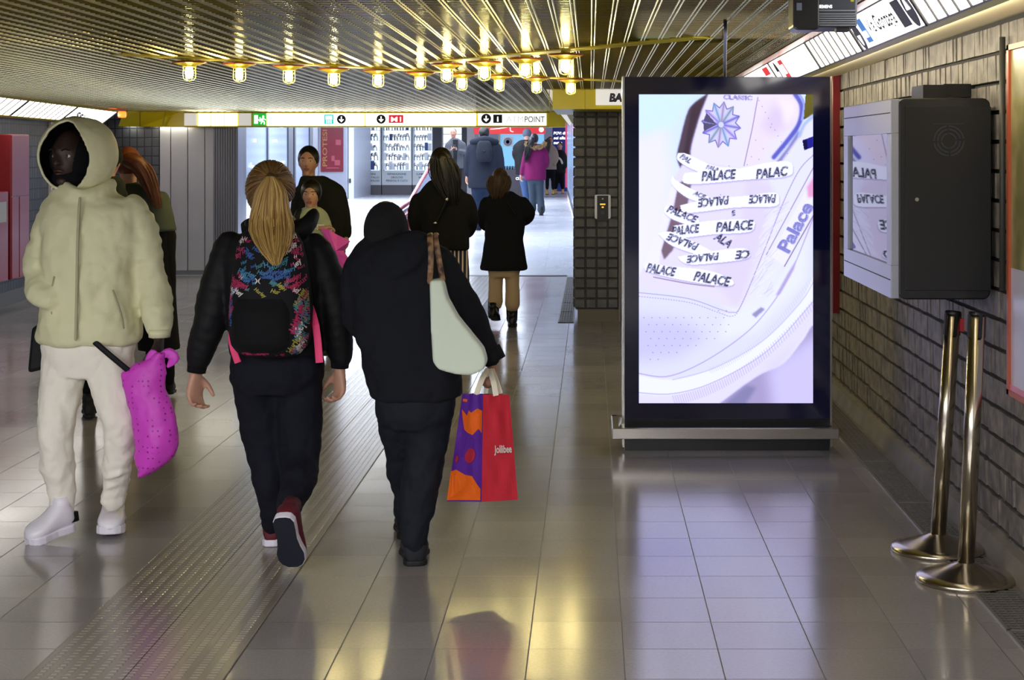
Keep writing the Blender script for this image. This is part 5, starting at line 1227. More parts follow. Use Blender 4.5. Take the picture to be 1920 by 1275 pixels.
# magenta carrier bag
def m_dotbag(name, c, dots=True):
    m = mat(name, c, .48, spec=.4); b = m.node_tree.nodes['Principled BSDF']; tc = N(m, 'ShaderNodeTexCoord')
    if dots:
        v = N(m, 'ShaderNodeTexVoronoi'); v.inputs['Scale'].default_value = 46; v.inputs['Randomness'].default_value = .3; L(m, tc.outputs['Object'], v.inputs['Vector'])
        lt = MX(m, v.outputs['Distance'], 'LESS_THAN', .2); mix = N(m, 'ShaderNodeMix', data_type='RGBA'); mix.inputs['A'].default_value = c; mix.inputs['B'].default_value = rgb(150, 34, 140); L(m, lt, mix.inputs['Factor']); L(m, mix.outputs['Result'], b.inputs['Base Color'])
    b.inputs['Subsurface Weight'].default_value = .15; b.inputs['Subsurface Radius'].default_value = (.05, .01, .05)
    n_ = N(m, 'ShaderNodeTexNoise'); n_.inputs['Scale'].default_value = 9; L(m, tc.outputs['Object'], n_.inputs['Vector']); bp = N(m, 'ShaderNodeBump'); bp.inputs['Distance'].default_value = .04; bp.inputs['Strength'].default_value = .5; L(m, n_.outputs['Fac'], bp.inputs['Height']); L(m, bp.outputs[0], b.inputs['Normal']); return m
M_MAG = m_dotbag('magenta_film', rgb(214, 70, 204))
Yb = 6.66; mb = MB(); kk = Yb/F
rg = [(662, 300, 9, .02), (672, 296, 13, .025), (684, 282, 30, .03), (700, 270, 42, .035), (730, 272, 38, .05), (780, 288, 44, .06), (830, 294, 42, .065), (855, 288, 38, .06), (880, 276, 20, .04), (896, 264, 5, .015)]
mb.rings([(P(cx, py, Yb), hw*kk, dp) for (py, cx, hw, dp) in rg], 40, 5, 1.7)
o = mb.build('carrier_bag', M_MAG, None, True); tag(o, 'magenta plastic carrier bag with tiny dots held by the person in cream', 'bag')
d_ = o.modifiers.new('d', 'DISPLACE'); tx = bpy.data.textures.new('t', 'CLOUDS'); tx.noise_scale = .07; d_.texture = tx; d_.strength = .02; d_.texture_coords = 'LOCAL'
mb = MB(); mb.tube([P(300, 668, Yb), P(316, 662, Yb), P(326, 672, Yb), P(316, 686, Yb)], [.010, .022, .024, .008], 10, 4, flat=.4); mb.tube([P(296, 668, Yb), P(286, 662, Yb), P(276, 676, Yb)], [.01, .016, .01], 10, 4, flat=.4); mb.build('tied_handle', M_MAG, o, True)

# ---------------------------------------------------------------- P4: ponytail woman with backpack
f = Fig('person with a long blond ponytail in a black bomber jacket seen from behind', 520, 6.6)
j = MB()
f.torso(j, [(404, 514, 34, .07), (424, 516, 44, .085), (438, 514, 62, .10), (452, 512, 82, .115), (484, 513, 96, .125), (540, 515, 96, .125), (600, 517, 88, .125), (648, 518, 88, .13), (666, 518, 84, .125)], 2.3)
f.limb(j, [(432, 464, 31, 0), (410, 530, 34, 0), (394, 600, 32, 0), (376, 660, 26, .02), (371, 682, 20, .03)], puff=.04)
f.limb(j, [(590, 466, 30, 0), (620, 535, 32, 0), (633, 600, 28, 0), (638, 655, 25, .02), (638, 674, 20, .03)], puff=.04)
j.tube([f.q(470, 420, -.05), f.q(490, 436, -.115), f.q(530, 440, -.12), f.q(572, 425, -.07), f.q(588, 402, .0)], [.03, .036, .038, .036, .028], 12, 4)
remesh(j.build('jacket', BLKN, f.root, True), .010, 4, .012, .08)
for (a, b, c, d) in (((371, 678), (368, 698), .041, .03), ((638, 672), (637, 690), .039, .03)):
    mb = MB(); mb.tube([f.q(*a, d), f.q(*b, d)], [c, c*.9], 18, 1, False); mb.build('cuff', BLKW, f.root, True)
t = MB()
f.torso(t, [(650, 518, 80, .115), (680, 519, 88, .13), (710, 519, 88, .13), (735, 519, 70, .11)])
f.limb(t, [(480, 700, 47, 0), (487, 770, 44, .02), (499, 850, 36, .03), (507, 910, 31, .02), (511, 960, 24, .05), (510, 985, 17, .08)], .6)
f.limb(t, [(556, 700, 48, 0), (562, 770, 45, .0), (563, 850, 38, -.02), (556, 905, 33, -.14), (545, 945, 25, -.24), (541, 966, 20, -.30)], .6)
remesh(t.build('trousers', NAVY, f.root, True), .010, 3, .028, .09)
M_MAR = mat('maroon_knit', rgb(92, 18, 34), .7, bump=(80, .3, .003)); M_SOLB = mat('navy_outsole', rgb(22, 26, 40), .7)
shoe(f, P(508, 1026, 6.66), P(516, 1000, 6.92), (0, 0, 1), .95, M_MAR, M_SLW, width=1.05, sole_h=.03)
shoe(f, P(529, 970, 6.155), P(551, 1066, 6.27), (.05, .9, .44), 1.0, M_MAR, M_SLW, width=1.15, sole_h=.034, body_t=M_SOLB)
hand(f.b, f.q(367, 702, .03), (-.05, 0, -1), (.75, -.65, 0), (.5, .8, 0), .62, .98)
hand(f.b, f.q(637, 694, .03), (0, 0, -1), (-.75, -.65, 0), (-.5, .8, 0), .75, .98)
hc = f.q(507, 358, 0); head(f.b, hc, math.pi-.12, .96)
f.body(SKIN, .0062)
HB = m_hair('hair_blond', rgb(142, 106, 58), rgb(214, 180, 112)); HBD = m_hair('hair_roots', rgb(84, 60, 36), rgb(150, 112, 64))
tie = f.q(508, 334, -.112)
mb = MB(); ea, eb, ec = .094, .112, .112; mb.ell(hc+Vector((0, .0, .008)), (ea-.006, eb-.006, ec-.006), None, 24, 16)
tl_ = (tie-hc-Vector((0, 0, .008))); tn = Vector((tl_.x/ea, tl_.y/eb, tl_.z/ec)).normalized()
for k in range(260):
    a = 2*math.pi*random.random(); fy = random.uniform(-.1, .35) if math.sin(a) > -.3 else random.uniform(-.55, -.1)
    d0 = Vector((math.cos(a), 0, math.sin(a)))*math.sqrt(1-fy*fy)+Vector((0, fy, 0))
    if d0.z < -.62: d0.z = -.62; d0.normalize()
    pts = []
    for q_ in range(11):
        s_ = q_/10; d = d0.lerp(tn, s_).normalized(); r = 1.0+.02*random.random(); pts.append(hc+Vector((0, 0, .008))+Vector((d.x*ea*r, d.y*eb*r, d.z*ec*r)))
    pts.append(tie+Vector((random.uniform(-.008, .008), -.012, random.uniform(-.008, .008))))
    mb.tube(pts, [.0042]*11+[.003], 5, 1)
hair = mb.build('hair', HBD, f.root, True)
prof = [(332, 508, 7, .03), (345, 509, 20, .028), (362, 509, 30, .03), (385, 508, 35, .034), (410, 508, 41, .036), (432, 509, 41, .036), (455, 511, 32, .03), (475, 513, 20, .02), (498, 517, 6, .01)]
def pony(u, v, t):
    x = t*(len(prof)-1); i = min(int(x), len(prof)-2); g = x-i; a, b = prof[i], prof[i+1]; py, cx, hw, dp = [a[q]*(1-g)+b[q]*g for q in range(4)]
    sag = -.125-.05*math.sin(min(1, t*1.2)*math.pi/2)-.32*max(0, t-.5)
    return f.q(cx+u*hw*(1.0+.12*math.sin(5*t+u*3)), py, sag-v*dp)
mb = MB(); strands(mb, pony, 520, .0042, 5, .76); mb.build('ponytail', HB, hair, True)
mb = MB(); mb.tube([tie+Vector((.016*math.cos(a), -.012, .016*math.sin(a))) for a in [k*math.pi/6 for k in range(13)]], [.005]*13, 8, 1, False); mb.build('hair_tie', mat('tie_brown', rgb(60, 40, 26), .7), hair, True)
# backpack
bk = empty('backpack', f.q(508, 668, -.18), 'black backpack with bright scribbled lettering print and hot pink straps', 'backpack')
BW = [(424, 30, .03), (436, 50, .055), (455, 60, .08), (490, 68, .10), (530, 73, .12), (580, 77, .14), (620, 77, .145), (645, 72, .135), (660, 60, .11), (668, 42, .07)]
bpy_ = np.array([q[0] for q in BW], float); bhw = np.array([q[1] for q in BW], float); bdp = np.array([q[2] for q in BW], float)
def bp_c(py): return 506+2*math.sin((py-424)/244*math.pi)+(py-540)*.005
YB = f.Y-.14
def bp_front(px, py, off=0.0):
    hw = float(np.interp(py, bpy_, bhw)); dp = float(np.interp(py, bpy_, bdp)); px = min(max(px, bp_c(py)-hw*.985), bp_c(py)+hw*.985); u = min(.999, abs(px-bp_c(py))/hw)
    yy = YB-.015-dp*(1-u**2.6)**(1/2.6)-off; return P(px, py, f.Y-.2)+Vector((0, yy-(f.Y-.2), 0)) if False else Vector(((px-VX)*f.Y*.975/F, yy, H-(py-VY)*f.Y*.975/F))
mb = MB(); fr = []
for py in np.linspace(424, 668, 50):
    hw = float(np.interp(py, bpy_, bhw))*f.Y*.975/F; dp = float(np.interp(py, bpy_, bdp)); c = Vector(((bp_c(py)-VX)*f.Y*.975/F, YB-.015, H-(py-VY)*f.Y*.975/F)); fr.append((c, Vector((hw, 0, 0)), Vector((0, dp, 0))))
mb.loft(fr, 56, 2.6); mb.build('main_body', fabric('pack_black', rgb(20, 20, 26), .8), bk, True)
cols = [('print_cyan', rgb(56, 128, 168)), ('print_blue', rgb(40, 90, 160)), ('print_pink', rgb(176, 44, 92)), ('print_magenta', rgb(170, 40, 90)), ('print_yellow', rgb(166, 160, 60)), ('print_white', rgb(226, 222, 220)), ('print_teal', rgb(60, 130, 140))]
pr = MB(); words = ['Hurley', 'Hurley', 'hurl', 'ley', 'Hur', 'H']
def word(px, py, ang, h, ci, s=None):
    s = s or random.choice(words); v, fc = tgeo(s, .25, .025); kk = h/.7; r = math.radians(ang); vs = []
    X0 = (v[:,0]-v[:,0].max()/2)*kk*.95; Y0 = (v[:,1]-.3)*kk
    for a, b in zip(X0, Y0):
        qx = px+a*math.cos(r)-b*math.sin(r)*-1*-1; qy = py-(a*math.sin(r)+b*math.cos(r)); vs.append(bp_front(qx, qy, .0022))
    pr.cur = ci; pr.add(vs, fc)
for k in range(100):
    py = random.uniform(440, 545); hw = float(np.interp(py, bpy_, bhw)); u = random.uniform(-.9, .9); px = bp_c(py)+u*hw
    if abs(u) < .25 and py < 495 and random.random() < .5: continue
    ci = random.choice([2, 2, 3, 5]) if abs(u) > .62 else (random.choice([4, 4, 4, 6]) if py > 528 else random.choice([0, 0, 1, 1, 6]))
    word(px, py, random.uniform(-50, 60), random.uniform(5, 10), ci)
for k in range(34):
    py = random.uniform(545, 655); hw = float(np.interp(py, bpy_, bhw)); u = random.uniform(.72, .95); word(bp_c(py)+u*hw, py, random.uniform(50, 100), random.uniform(7, 12), random.choice([2, 3, 4, 5, 6, 0]))
for k in range(14):
    py = random.uniform(545, 600); hw = float(np.interp(py, bpy_, bhw)); word(bp_c(py)-random.uniform(.86, .95)*hw, py, random.uniform(60, 100), 7, random.choice([2, 3, 1]))
for k in range(16): py = random.uniform(655, 662); word(bp_c(py)+random.uniform(-.7, .7)*60, py, 5, 4, 3)
word(567, 590, 75, 15, 2, 'Hurley'); word(560, 640, 60, 11, 4, 'Hurley')
pr.build('printed_lettering', [mat(a, c, .6) for a, c in cols], bk)
mb = MB(); fr = []
for py in np.linspace(556, 657, 22):
    t = (py-556)/101; hw = 56*min(1, (math.sin(min(t*3.2, 1)*math.pi/2)*.25+.75))*(1 if t < .8 else 1-.5*((t-.8)/.2)**2); row = []
    for u in np.linspace(-1, 1, 25): row.append(bp_front(bp_c(py)-10+u*hw, py, .012*(1-abs(u)**6)*(min(1, 4*t, 5*(1-t))+.15)))
    fr.append(row)
mb.add([p for r in fr for p in r], [(i*25+k, i*25+k+1, (i+1)*25+k+1, (i+1)*25+k) for i in range(21) for k in range(24)]); mb.build('front_pocket', fabric('pack_pocket', rgb(13, 13, 17), .85), bk, True)
mb = MB()
for sg in (-1, 1):
    pts = [bp_front(494+sg*(4.5-3*math.sin(k/6*math.pi)), 518+k*1.6, .006) for k in range(7)]; mb.tube(pts, [.0012, .002, .0028, .003, .0028, .002, .0012], 6, 1)
mb.build('logo', mat('print_white', rgb(226, 222, 220), .6), bk, True)
M_PINK = mat('hot_pink_webbing', rgb(240, 62, 122), .6)
mb = MB(); mb.tube([f.q(577, 562, -.10), f.q(592, 610, -.16), f.q(599, 680, -.17)], [.013, .0145, .0155], 8, 3, False, flat=.18, up=(0, 1, 0)); mb.build('strap', M_PINK, bk)
mb = MB(); mb.tube([f.q(436, 590, -.12), f.q(434, 640, -.16), f.q(446, 680, -.16)], [.010, .012, .013], 8, 3, False, flat=.2, up=(0, 1, 0)); mb.build('strap', M_PINK, bk)
mb = MB(); mb.tube([f.q(470, 448, -.13), f.q(462, 430, -.10), f.q(460, 415, .0)], [.02, .022, .022], 8, 3, False, flat=.25, up=(0, 1, 0)); mb.tube([f.q(552, 448, -.13), f.q(560, 430, -.10), f.q(562, 415, .0)], [.02, .022, .022], 8, 3, False, flat=.25, up=(0, 1, 0)); mb.build('shoulder_strap', BLKW, bk)

# ---------------------------------------------------------------- P5: person in black hood with white tote
f = Fig('person in a black coat and knitted black cap seen from behind, head bowed', 770, 6.42)
BLKC = fabric('black_coat', rgb(22, 24, 31), .9, b=(20, .3, .01)); j = MB()
f.torso(j, [(430, 722, 36, .075), (450, 738, 66, .10), (468, 746, 84, .12), (490, 750, 98, .13), (530, 755, 104, .14), (600, 762, 100, .145), (680, 772, 92, .15), (728, 779, 86, .15), (745, 781, 80, .14)], 2.4)
f.limb(j, [(678, 508, 32, 0), (668, 560, 32, .0), (672, 606, 26, .04), (700, 612, 22, .16), (720, 590, 19, .24)])
f.limb(j, [(826, 498, 33, 0), (856, 552, 31, 0), (888, 606, 27, 0), (912, 650, 23, 0), (920, 668, 19, 0)])
j.ell(f.q(750, 472, -.10), (62*f.k, .065, 36*f.k), Matrix.Rotation(-.35, 3, 'Y'), 20, 12); j.tube([f.q(682, 500, -.06), f.q(700, 470, -.09), f.q(730, 452, -.08)], [.02, .03, .03], 10, 3); j.tube([f.q(800, 450, -.03), f.q(780, 490, -.12), f.q(740, 512, -.135)], [.025, .03, .02], 10, 3)
remesh(j.build('coat', BLKC, f.root, True), .010, 4, .045, .13)
mb = MB(); mb.tube([f.q(914, 655, 0), f.q(924, 678, 0)], [.052, .054], 18, 1, False); mb.build('cuff', BLKC, f.root, True)
mb = MB(); hc = f.q(722, 430, 0); fr = []
for i in range(15):
    t = i/14; z = .105-.20*t; r = math.sqrt(max(.02, 1-((t-.55)/.575)**2)); fr.append((hc+Vector((.004, 0, z)), Vector((.087*r, 0, 0)), Vector((0, .106*r, 0))))
mb.loft(fr, 40); o = mb.build('knitted_cap', mat('black_knit', rgb(15, 15, 19), .95, bump=(120, .8, .006)), f.root, True)
head(f.b, hc+Vector((0, .02, -.0)), math.pi, .95, 0)
t = MB()
f.torso(t, [(728, 780, 74, .12), (750, 779, 76, .125), (780, 777, 74, .12), (800, 775, 56, .10)])
f.limb(t, [(806, 760, 46, 0), (800, 830, 41, .0), (790, 900, 37, -.01), (781, 955, 31, -.02), (777, 1000, 27, -.02), (777, 1022, 25, -.02)], .6)
f.limb(t, [(746, 760, 44, 0), (752, 830, 36, .1), (760, 900, 30, .2), (766, 950, 28, .3), (768, 985, 25, .38)], .6)
remesh(t.build('jeans', fabric('dark_denim', rgb(22, 27, 36), .8), f.root, True), .010, 3, .030, .09)
M_SB = mat('black_suede', rgb(22, 24, 32), .8)
shoe(f, P(779, 1063, 6.36), P(776, 1030, 6.60), (0, 0, 1), 1.0, M_SB, M_BLK2, width=1.3, high=.95, sole_h=.022)
shoe(f, P(764, 1014, 6.80), P(762, 985, 7.04), (0, 0, 1), 1.0, M_SB, M_BLK2, width=1.2, sole_h=.022)
hand(f.b, f.q(922, 676, -.0), (.15, 0, -1), (-1, -.1, 0), (.1, 1, 0), 1.35, .92)
f.body(SKIN2, .0065)
# pale tote
tb = empty('tote_bag', P(862, 707, 6.14), 'pale mint white tote bag with brown snake-pattern handles under the arm', 'bag')
mb = MB(); poly = [(804, 526), (829, 523), (838, 560), (858, 596), (884, 628), (906, 655), (913, 680), (906, 694), (880, 706), (850, 702), (822, 694), (811, 680), (808, 640), (806, 580)]
mb.prism([P(a, b, 6.10) for a, b in poly], Vector((0, .10, 0))); o = mb.build('bag_body', mat('mint_leather', rgb(206, 218, 200), .5, bump=(14, .15, .01)), tb, True); remesh(o, .008, 9)
M_SNK = m_noise('snake_leather', rgb(60, 36, 22), rgb(176, 136, 96), 34, .5, bump=.3)
for (a, b, c) in (((806, 528, 0), (808, 480, -.02), (806, 443, -.0)), ((830, 526, .03), (822, 480, .02), (816, 443, .02))):
    mb = MB(); mb.tube([P(a[0], a[1], 6.14+a[2]), P(b[0], b[1], 6.14+b[2]), P(c[0], c[1], 6.16+c[2]), P(c[0]+2, c[1]-3, 6.30)], [.011]*4, 10, 4, flat=.6); mb.build('handle', M_SNK, tb, True)
# red and purple paper bag
pb = empty('paper_bag', P(905, 940, 6.28), 'red and purple paper takeaway bag with white handles and white lettering', 'bag')
YQ = 6.22; A_ = [P(906, 740, YQ), P(903, 941, YQ)]; Lp = [P(867, 738, YQ+.10), P(838, 940, YQ+.16)]; Rp = [P(955, 740, YQ+.09), P(971, 937, YQ+.11)]; Bk = [P(915, 738, YQ+.20), P(925, 932, YQ+.27)]
def face_pt(L0, L1, R0, R1, u, v): return L0.lerp(R0, u).lerp(L1.lerp(R1, u), v)
def panel(L0, L1, R0, R1, nu=14, nv=22, amp=.006, seed=0):
    mb = MB(); nn = (R0-L0).cross(L1-L0).normalized(); pts = []
    for j_ in range(nv+1):
        for i in range(nu+1):
            u, v = i/nu, j_/nv; p = face_pt(L0, L1, R0, R1, u, v); e = min(1, 6*u, 6*(1-u))*min(1, 5*(1-v)+.4); a = noise.noise(Vector((u*3+seed, v*4, seed)))*2
            pts.append(p+nn*amp*a*e)
    mb.add(pts, [(j_*(nu+1)+i, j_*(nu+1)+i+1, (j_+1)*(nu+1)+i+1, (j_+1)*(nu+1)+i) for j_ in range(nv) for i in range(nu)]); return mb
M_PUR = mat('paper_purple', rgb(92, 40, 150), .45); M_PRED = mat('paper_red', rgb(214, 46, 66), .45); M_ORA = mat('paper_orange', rgb(238, 104, 26), .45)
panel(Lp[0], Lp[1], A_[0], A_[1], seed=1).build('purple_side', M_PUR, pb); panel(A_[0], A_[1], Rp[0], Rp[1], seed=2, amp=.003).build('red_side', M_PRED, pb)
panel(Rp[0], Rp[1], Bk[0], Bk[1], seed=3).build('back_side', M_PRED, pb); panel(Bk[0], Bk[1], Lp[0], Lp[1], seed=4).build('back_side', M_PUR, pb)
mb = MB(); mb.quad(Lp[1], A_[1], Rp[1], Bk[1]); mb.build('bottom', M_PRED, pb)
def decal(mbx, L0, L1, R0, R1, uv, seed, amp, off=.0015, ci=0):
    nn = (R0-L0).cross(L1-L0).normalized(); sg = -1 if nn.y > 0 else 1
    vs = []
    cu, cv = sum(a for a, b in uv)/len(uv), sum(b for a, b in uv)/len(uv); ringsn = 6; n_ = len(uv)
    for r in range(ringsn+1):
        for a, b in uv:
            u, v = cu+(a-cu)*r/ringsn, cv+(b-cv)*r/ringsn; p = face_pt(L0, L1, R0, R1, u, v); e = min(1, 6*u, 6*(1-u))*min(1, 5*(1-v)+.4); q = noise.noise(Vector((u*3+seed, v*4, seed)))*2
            vs.append(p+nn*(amp*q*e)+nn*sg*off)
    mbx.cur = ci; mbx.add(vs, [(r*n_+k, r*n_+(k+1) % n_, (r+1)*n_+(k+1) % n_, (r+1)*n_+k) for r in range(ringsn) for k in range(n_)])
mb = MB(); ar = (Lp[0], Lp[1], A_[0], A_[1])
decal(mb, *ar, [(.1, .14), (.34, .20), (.42, .15), (.55, .17), (.75, .13), (.98, .15), (.98, .36), (.8, .32), (.6, .38), (.4, .36), (.25, .33), (.18, .25)], 1, .006)
decal(mb, *ar, [(.0, .72), (.2, .70), (.45, .75), (.7, .76), (.85, .84), (.97, .88), (.97, .985), (.5, .985), (.0, .99)], 1, .006)
decal(mb, *ar, [(.08, .045), (.3, .05), (.28, .075), (.1, .07)], 1, .006)
decal(mb, *ar, [(.62+.17*math.cos(t), .57+.07*math.sin(t)) for t in [k*math.pi/8 for k in range(16)]], 1, .006, .003, 1)
decal(mb, *ar, [(.2+.06*math.cos(t), .60+.03*math.sin(t)) for t in [k*math.pi/6 for k in range(12)]], 1, .006, .003, 1)
mb.build('printed_shapes', [M_ORA, mat('paper_darkred', rgb(176, 40, 60), .45)], pb)
mb = MB(); v, fc = tgeo('Jollibee', 0, .022); wv = .40; vs = []
nn = (Rp[0]-A_[0]).cross(A_[1]-A_[0]).normalized(); sg = -1 if nn.y > 0 else 1
for a, b in v: vs.append(face_pt(A_[0], A_[1], Rp[0], Rp[1], .34+a/v[:,0].max()*.56, .545-b*.10)+nn*sg*.006)
mb.add(vs, fc); mb.build('lettering', mat('letter_white', rgb(232, 232, 226), .6), pb)
M_HND = mat('paper_handle', rgb(232, 224, 204), .7)
for (pp, w_) in (([P(893, 740, YQ+.03), P(905, 708, YQ+.07), P(916, 692, YQ+.12)], .0105), ([P(930, 742, YQ+.03), P(925, 715, YQ+.06), P(918, 692, YQ+.12)], .0105), ([P(911, 738, YQ+.2), P(914, 715, YQ+.2), P(921, 692, YQ+.14)], .008), ([P(939, 738, YQ+.16), P(932, 715, YQ+.17), P(923, 692, YQ+.14)], .008)):
    mb = MB(); mb.tube(pp, [w_]*3, 8, 3, False, flat=.15, up=(0, 1, 0)); mb.build('handle', M_HND, pb)

# ---------------------------------------------------------------- generic walking figure for the people further away
def walker(label, px, Y, fz, hd, neckw, tor, arms, legs, top, bottom, hairm, skin, facing=0.0, hands=(), showface=False, hair='short', shoes=None, vox=.012, bshoe=None, hs=1.0, hairpath=None, topname='coat', hcap=1.0):
    """hd: (px,py of head centre); tor: (py,cx,hw,depth); arms/legs: lists of (px,py,r,dy); facing 0 = towards the camera"""
    f = Fig(label, px, Y, fz); j = MB(); f.torso(j, tor, 2.3)
    for a in arms: f.limb(j, a)
    tp = remesh(j.build(topname, top, f.root, True), vox, 4, .012, .12)
    t = MB(); py, cx, hw, dp = tor[-1][:4]; py -= 6*0.004/f.k
    f.torso(t, [(py-8, cx, hw*.7, dp*.8), (py, cx, hw*.72, dp*.8), (py+14*.004/f.k*.5, cx, hw*.72, dp*.8), (py+22*.004/f.k, cx, hw*.6, dp*.7)])
    for a in legs: f.limb(t, a, .6)
    remesh(t.build('trousers', bottom, f.root, True), vox, 3, .01, .1)
    hc = f.q(hd[0], hd[1], 0); head(f.b, hc, facing, hs)
    for h in hands: hand(f.b, *h)
    f.body(skin, max(.009, vox*.75))
    if showface: face(f.root, hc, facing, hs, IRIS, LIP, BROW)
    R = RotZ(facing)
    if hair in ('short', 'long'):
        mb = MB(); mb.ell(hc+R @ Vector((0, .022, .030))*hs, (.083*hs*hcap, .095*hs*hcap, .100*hs*hcap), R, 24, 16); o = mb.build('hair', hairm, f.root, True)
        if hair == 'long' and hairpath: mb = MB(); pth = hairpath(f, hc); mb.tube([Vector(pth(0, 0, t)) for t in (0, .25, .5, .75)], [.05, .055, .05, .03], 12, 3); strands(mb, pth, 300, .0045, 5, .75); mb.build('long_hair', hairm, o, True)
    if hair == 'beanie': mb = MB(); mb.ell(hc+Vector((0, 0, .03)), (.09*hs, .105*hs, .10*hs), None, 24, 16); mb.build('beanie', hairm, f.root, True)
    for s_ in (shoes or ()): shoe(f, s_[0], s_[1], (0, 0, 1), s_[2], bshoe or M_BLK2, M_BLK2, 'shoe', sole_h=.022, high=s_[3] if len(s_) > 3 else 1)
    return f
def flow(a, b, c, wid, dy=-.12):
    def mk(f, hc):
        def path(u, v, t):
            p = f.q(*a).lerp(f.q(*b), t) if t < .0 else None
            A, B, C_ = f.q(a[0], a[1], dy), f.q(b[0], b[1], dy), f.q(c[0], c[1], dy); s_ = 1-t
            p = A*s_*s_+B*2*s_*t+C_*t*t; w_ = wid*f.k*(.75+.5*math.sin(t*math.pi))*(1-.45*t); return p+Vector((u*w_, v*.05, 0))
        return path
    return mk
HDK = m_hair('hair_dark', rgb(12, 9, 8), rgb(24, 17, 15)); HBR = m_hair('hair_brown', rgb(52, 36, 26), rgb(104, 76, 52)); HAU = m_hair('hair_auburn', rgb(78, 36, 20), rgb(132, 70, 40))
# P2 auburn hair, P3 dark hooded, behind the man in cream
f2 = walker('person with wind-blown auburn hair in a grey-green jacket and long black skirt', 262, 10.4, 0, (242, 312), 0,
    [(342, 248, 18, .07), (356, 256, 40, .09), (372, 266, 50, .11), (400, 274, 50, .12), (425, 284, 44, .13), (434, 290, 40, .13)],
    [[(226, 368, 13, 0), (216, 410, 12, 0), (222, 450, 10, -.1)], [(304, 372, 14, 0), (312, 410, 14, 0), (310, 440, 11, 0)]],
    [[(282, 440, 26, 0), (288, 540, 22, 0), (290, 690, 14, 0), (292, 740, 9, 0)], [(306, 440, 24, 0), (312, 540, 18, 0), (316, 650, 12, .1), (318, 715, 9, .1)]],
    fabric('grey_green', rgb(74, 82, 72), .8), BLKW, HAU, SKIN, math.pi, (), False, 'long', [(P(292, 762, 10.32), P(292, 752, 10.58), .95, 1.2), (P(316, 740, 10.6), P(318, 735, 10.84), .95, 1.2)], hairpath=flow((240, 300), (272, 300), (296, 392), 20, -.10), topname='jacket', hs=.96)
mb = MB(); f2.k; 
sk = [(430, 288, 34, .12), (500, 290, 36, .12), (580, 294, 36, .13), (648, 298, 38, .14), (652, 298, 36, .135)]; mb.rings([(f2.q(cx, py, 0), hw*f2.k, dp) for py, cx, hw, dp in sk], 30, 4, 2.2); mb.build('skirt', BLKW, f2.root, True)
walker('person in a dark hooded coat half hidden behind the cream jacket', 190, 9.9, 0, (201, 303), 0,
    [(330, 200, 20, .08), (344, 198, 36, .10), (365, 192, 42, .12), (450, 190, 40, .12), (560, 188, 38, .13), (620, 188, 38, .13)],
    [[(156, 366, 13, 0), (150, 420, 12, 0), (156, 470, 10, -.1)], [(228, 366, 13, 0), (232, 420, 12, 0), (228, 470, 10, 0)]],
    [[(172, 620, 19, 0), (168, 700, 15, 0), (166, 762, 11, 0)], [(206, 620, 19, 0), (210, 700, 15, .1), (212, 745, 11, .2)]],
    fabric('dark_green_coat', rgb(34, 40, 34), .9), BLKW, BLKW, SKIN, math.pi, (), False, 'beanie', [(P(167, 785, 9.82), P(168, 770, 10.08), 1.0), (P(212, 768, 10.1), P(213, 757, 10.35), 1.0)], hs=.98)
# P6 tall dark figure and P7 shorter one in front holding a pink bag
walker('dark-haired person in a black coat walking towards the camera behind a shorter one', 602, 13.4, 0, (578, 304), 0,
    [(330, 586, 20, .08), (342, 596, 36, .1), (356, 602, 44, .12), (400, 606, 44, .12), (470, 606, 42, .12), (500, 606, 40, .12)],
    [[(562, 360, 12, 0), (556, 400, 12, 0), (560, 440, 10, -.05)], [(636, 362, 13, 0), (644, 400, 13, 0), (650, 438, 10, -.02)]],
    [[(590, 500, 19, 0), (590, 580, 14, 0), (590, 636, 10, 0)], [(620, 500, 19, 0), (620, 580, 14, 0), (620, 628, 10, .1)]],
    fabric('black_green', rgb(28, 30, 28), .9), NAVY, HDK, SKIN, 0, [(Vector((X_(651, 13.4), 13.4-.02, Z_(441, 13.4))), (0, 0, -1), (-1, 0, 0), (0, -1, 0), .6, 1.0)], True, 'short',
    [(P(590, 646, 13.6), P(588, 655, 13.34), 1.0), (P(620, 640, 13.8), P(618, 648, 13.5), 1.0)], hcap=1.06, topname='jacket')
GRY = fabric('pale_hoodie', rgb(168, 176, 152), .9)
hp = Vector((X_(600, 12.7), 12.72, Z_(428, 12.7)))
f7 = walker('shorter dark-haired person in a pale sweatshirt with white letters holding a pink bag', 588, 12.9, 0, (583, 366), 0,
    [(388, 584, 14, .07), (396, 586, 24, .08), (408, 587, 30, .1), (440, 588, 31, .11), (480, 588, 30, .11), (500, 588, 30, .11)],
    [[(562, 412, 9, 0), (558, 440, 9, 0), (566, 466, 8, -.1)], [(610, 412, 9, 0), (616, 436, 9, -.06), (606, 432, 7, -.17)]],
    [[(576, 500, 15, 0), (575, 570, 11, 0), (575, 640, 8, 0)], [(600, 500, 15, 0), (602, 570, 11, -.05), (604, 635, 8, -.1)]],
    GRY, NAVY, HDK, SKIN, 0, [(hp, (.9, 0, .1), (0, 0, -1), (0, -1, 0), .9, .9)], True, 'short', [(P(575, 664, 13.0), P(573, 672, 12.76), .9), (P(605, 655, 12.9), P(607, 668, 12.62), .9)], hcap=1.1, topname='sweatshirt', hs=.9)
mb = MB(); text(mb, 'LACOSTE', P(568, 430, 12.9-.125), (1, 0, 0), (0, 0, 1), 9*12.9/F, 40*12.9/F, 0, .03); mb.build('lettering', mat('letter_white', rgb(232, 232, 226), .6), f7.root)
mb = MB(); mb.rings([(f7.q(cx, py, dy), hw*f7.k, dp) for py, cx, hw, dp, dy in ((392, 564, 7, .06, 0), (420, 557, 10, .1, 0), (480, 556, 10, .1, 0), (500, 557, 9, .1, 0))], 20, 4); mb.build('open_jacket', BLKN, f7.root, True)
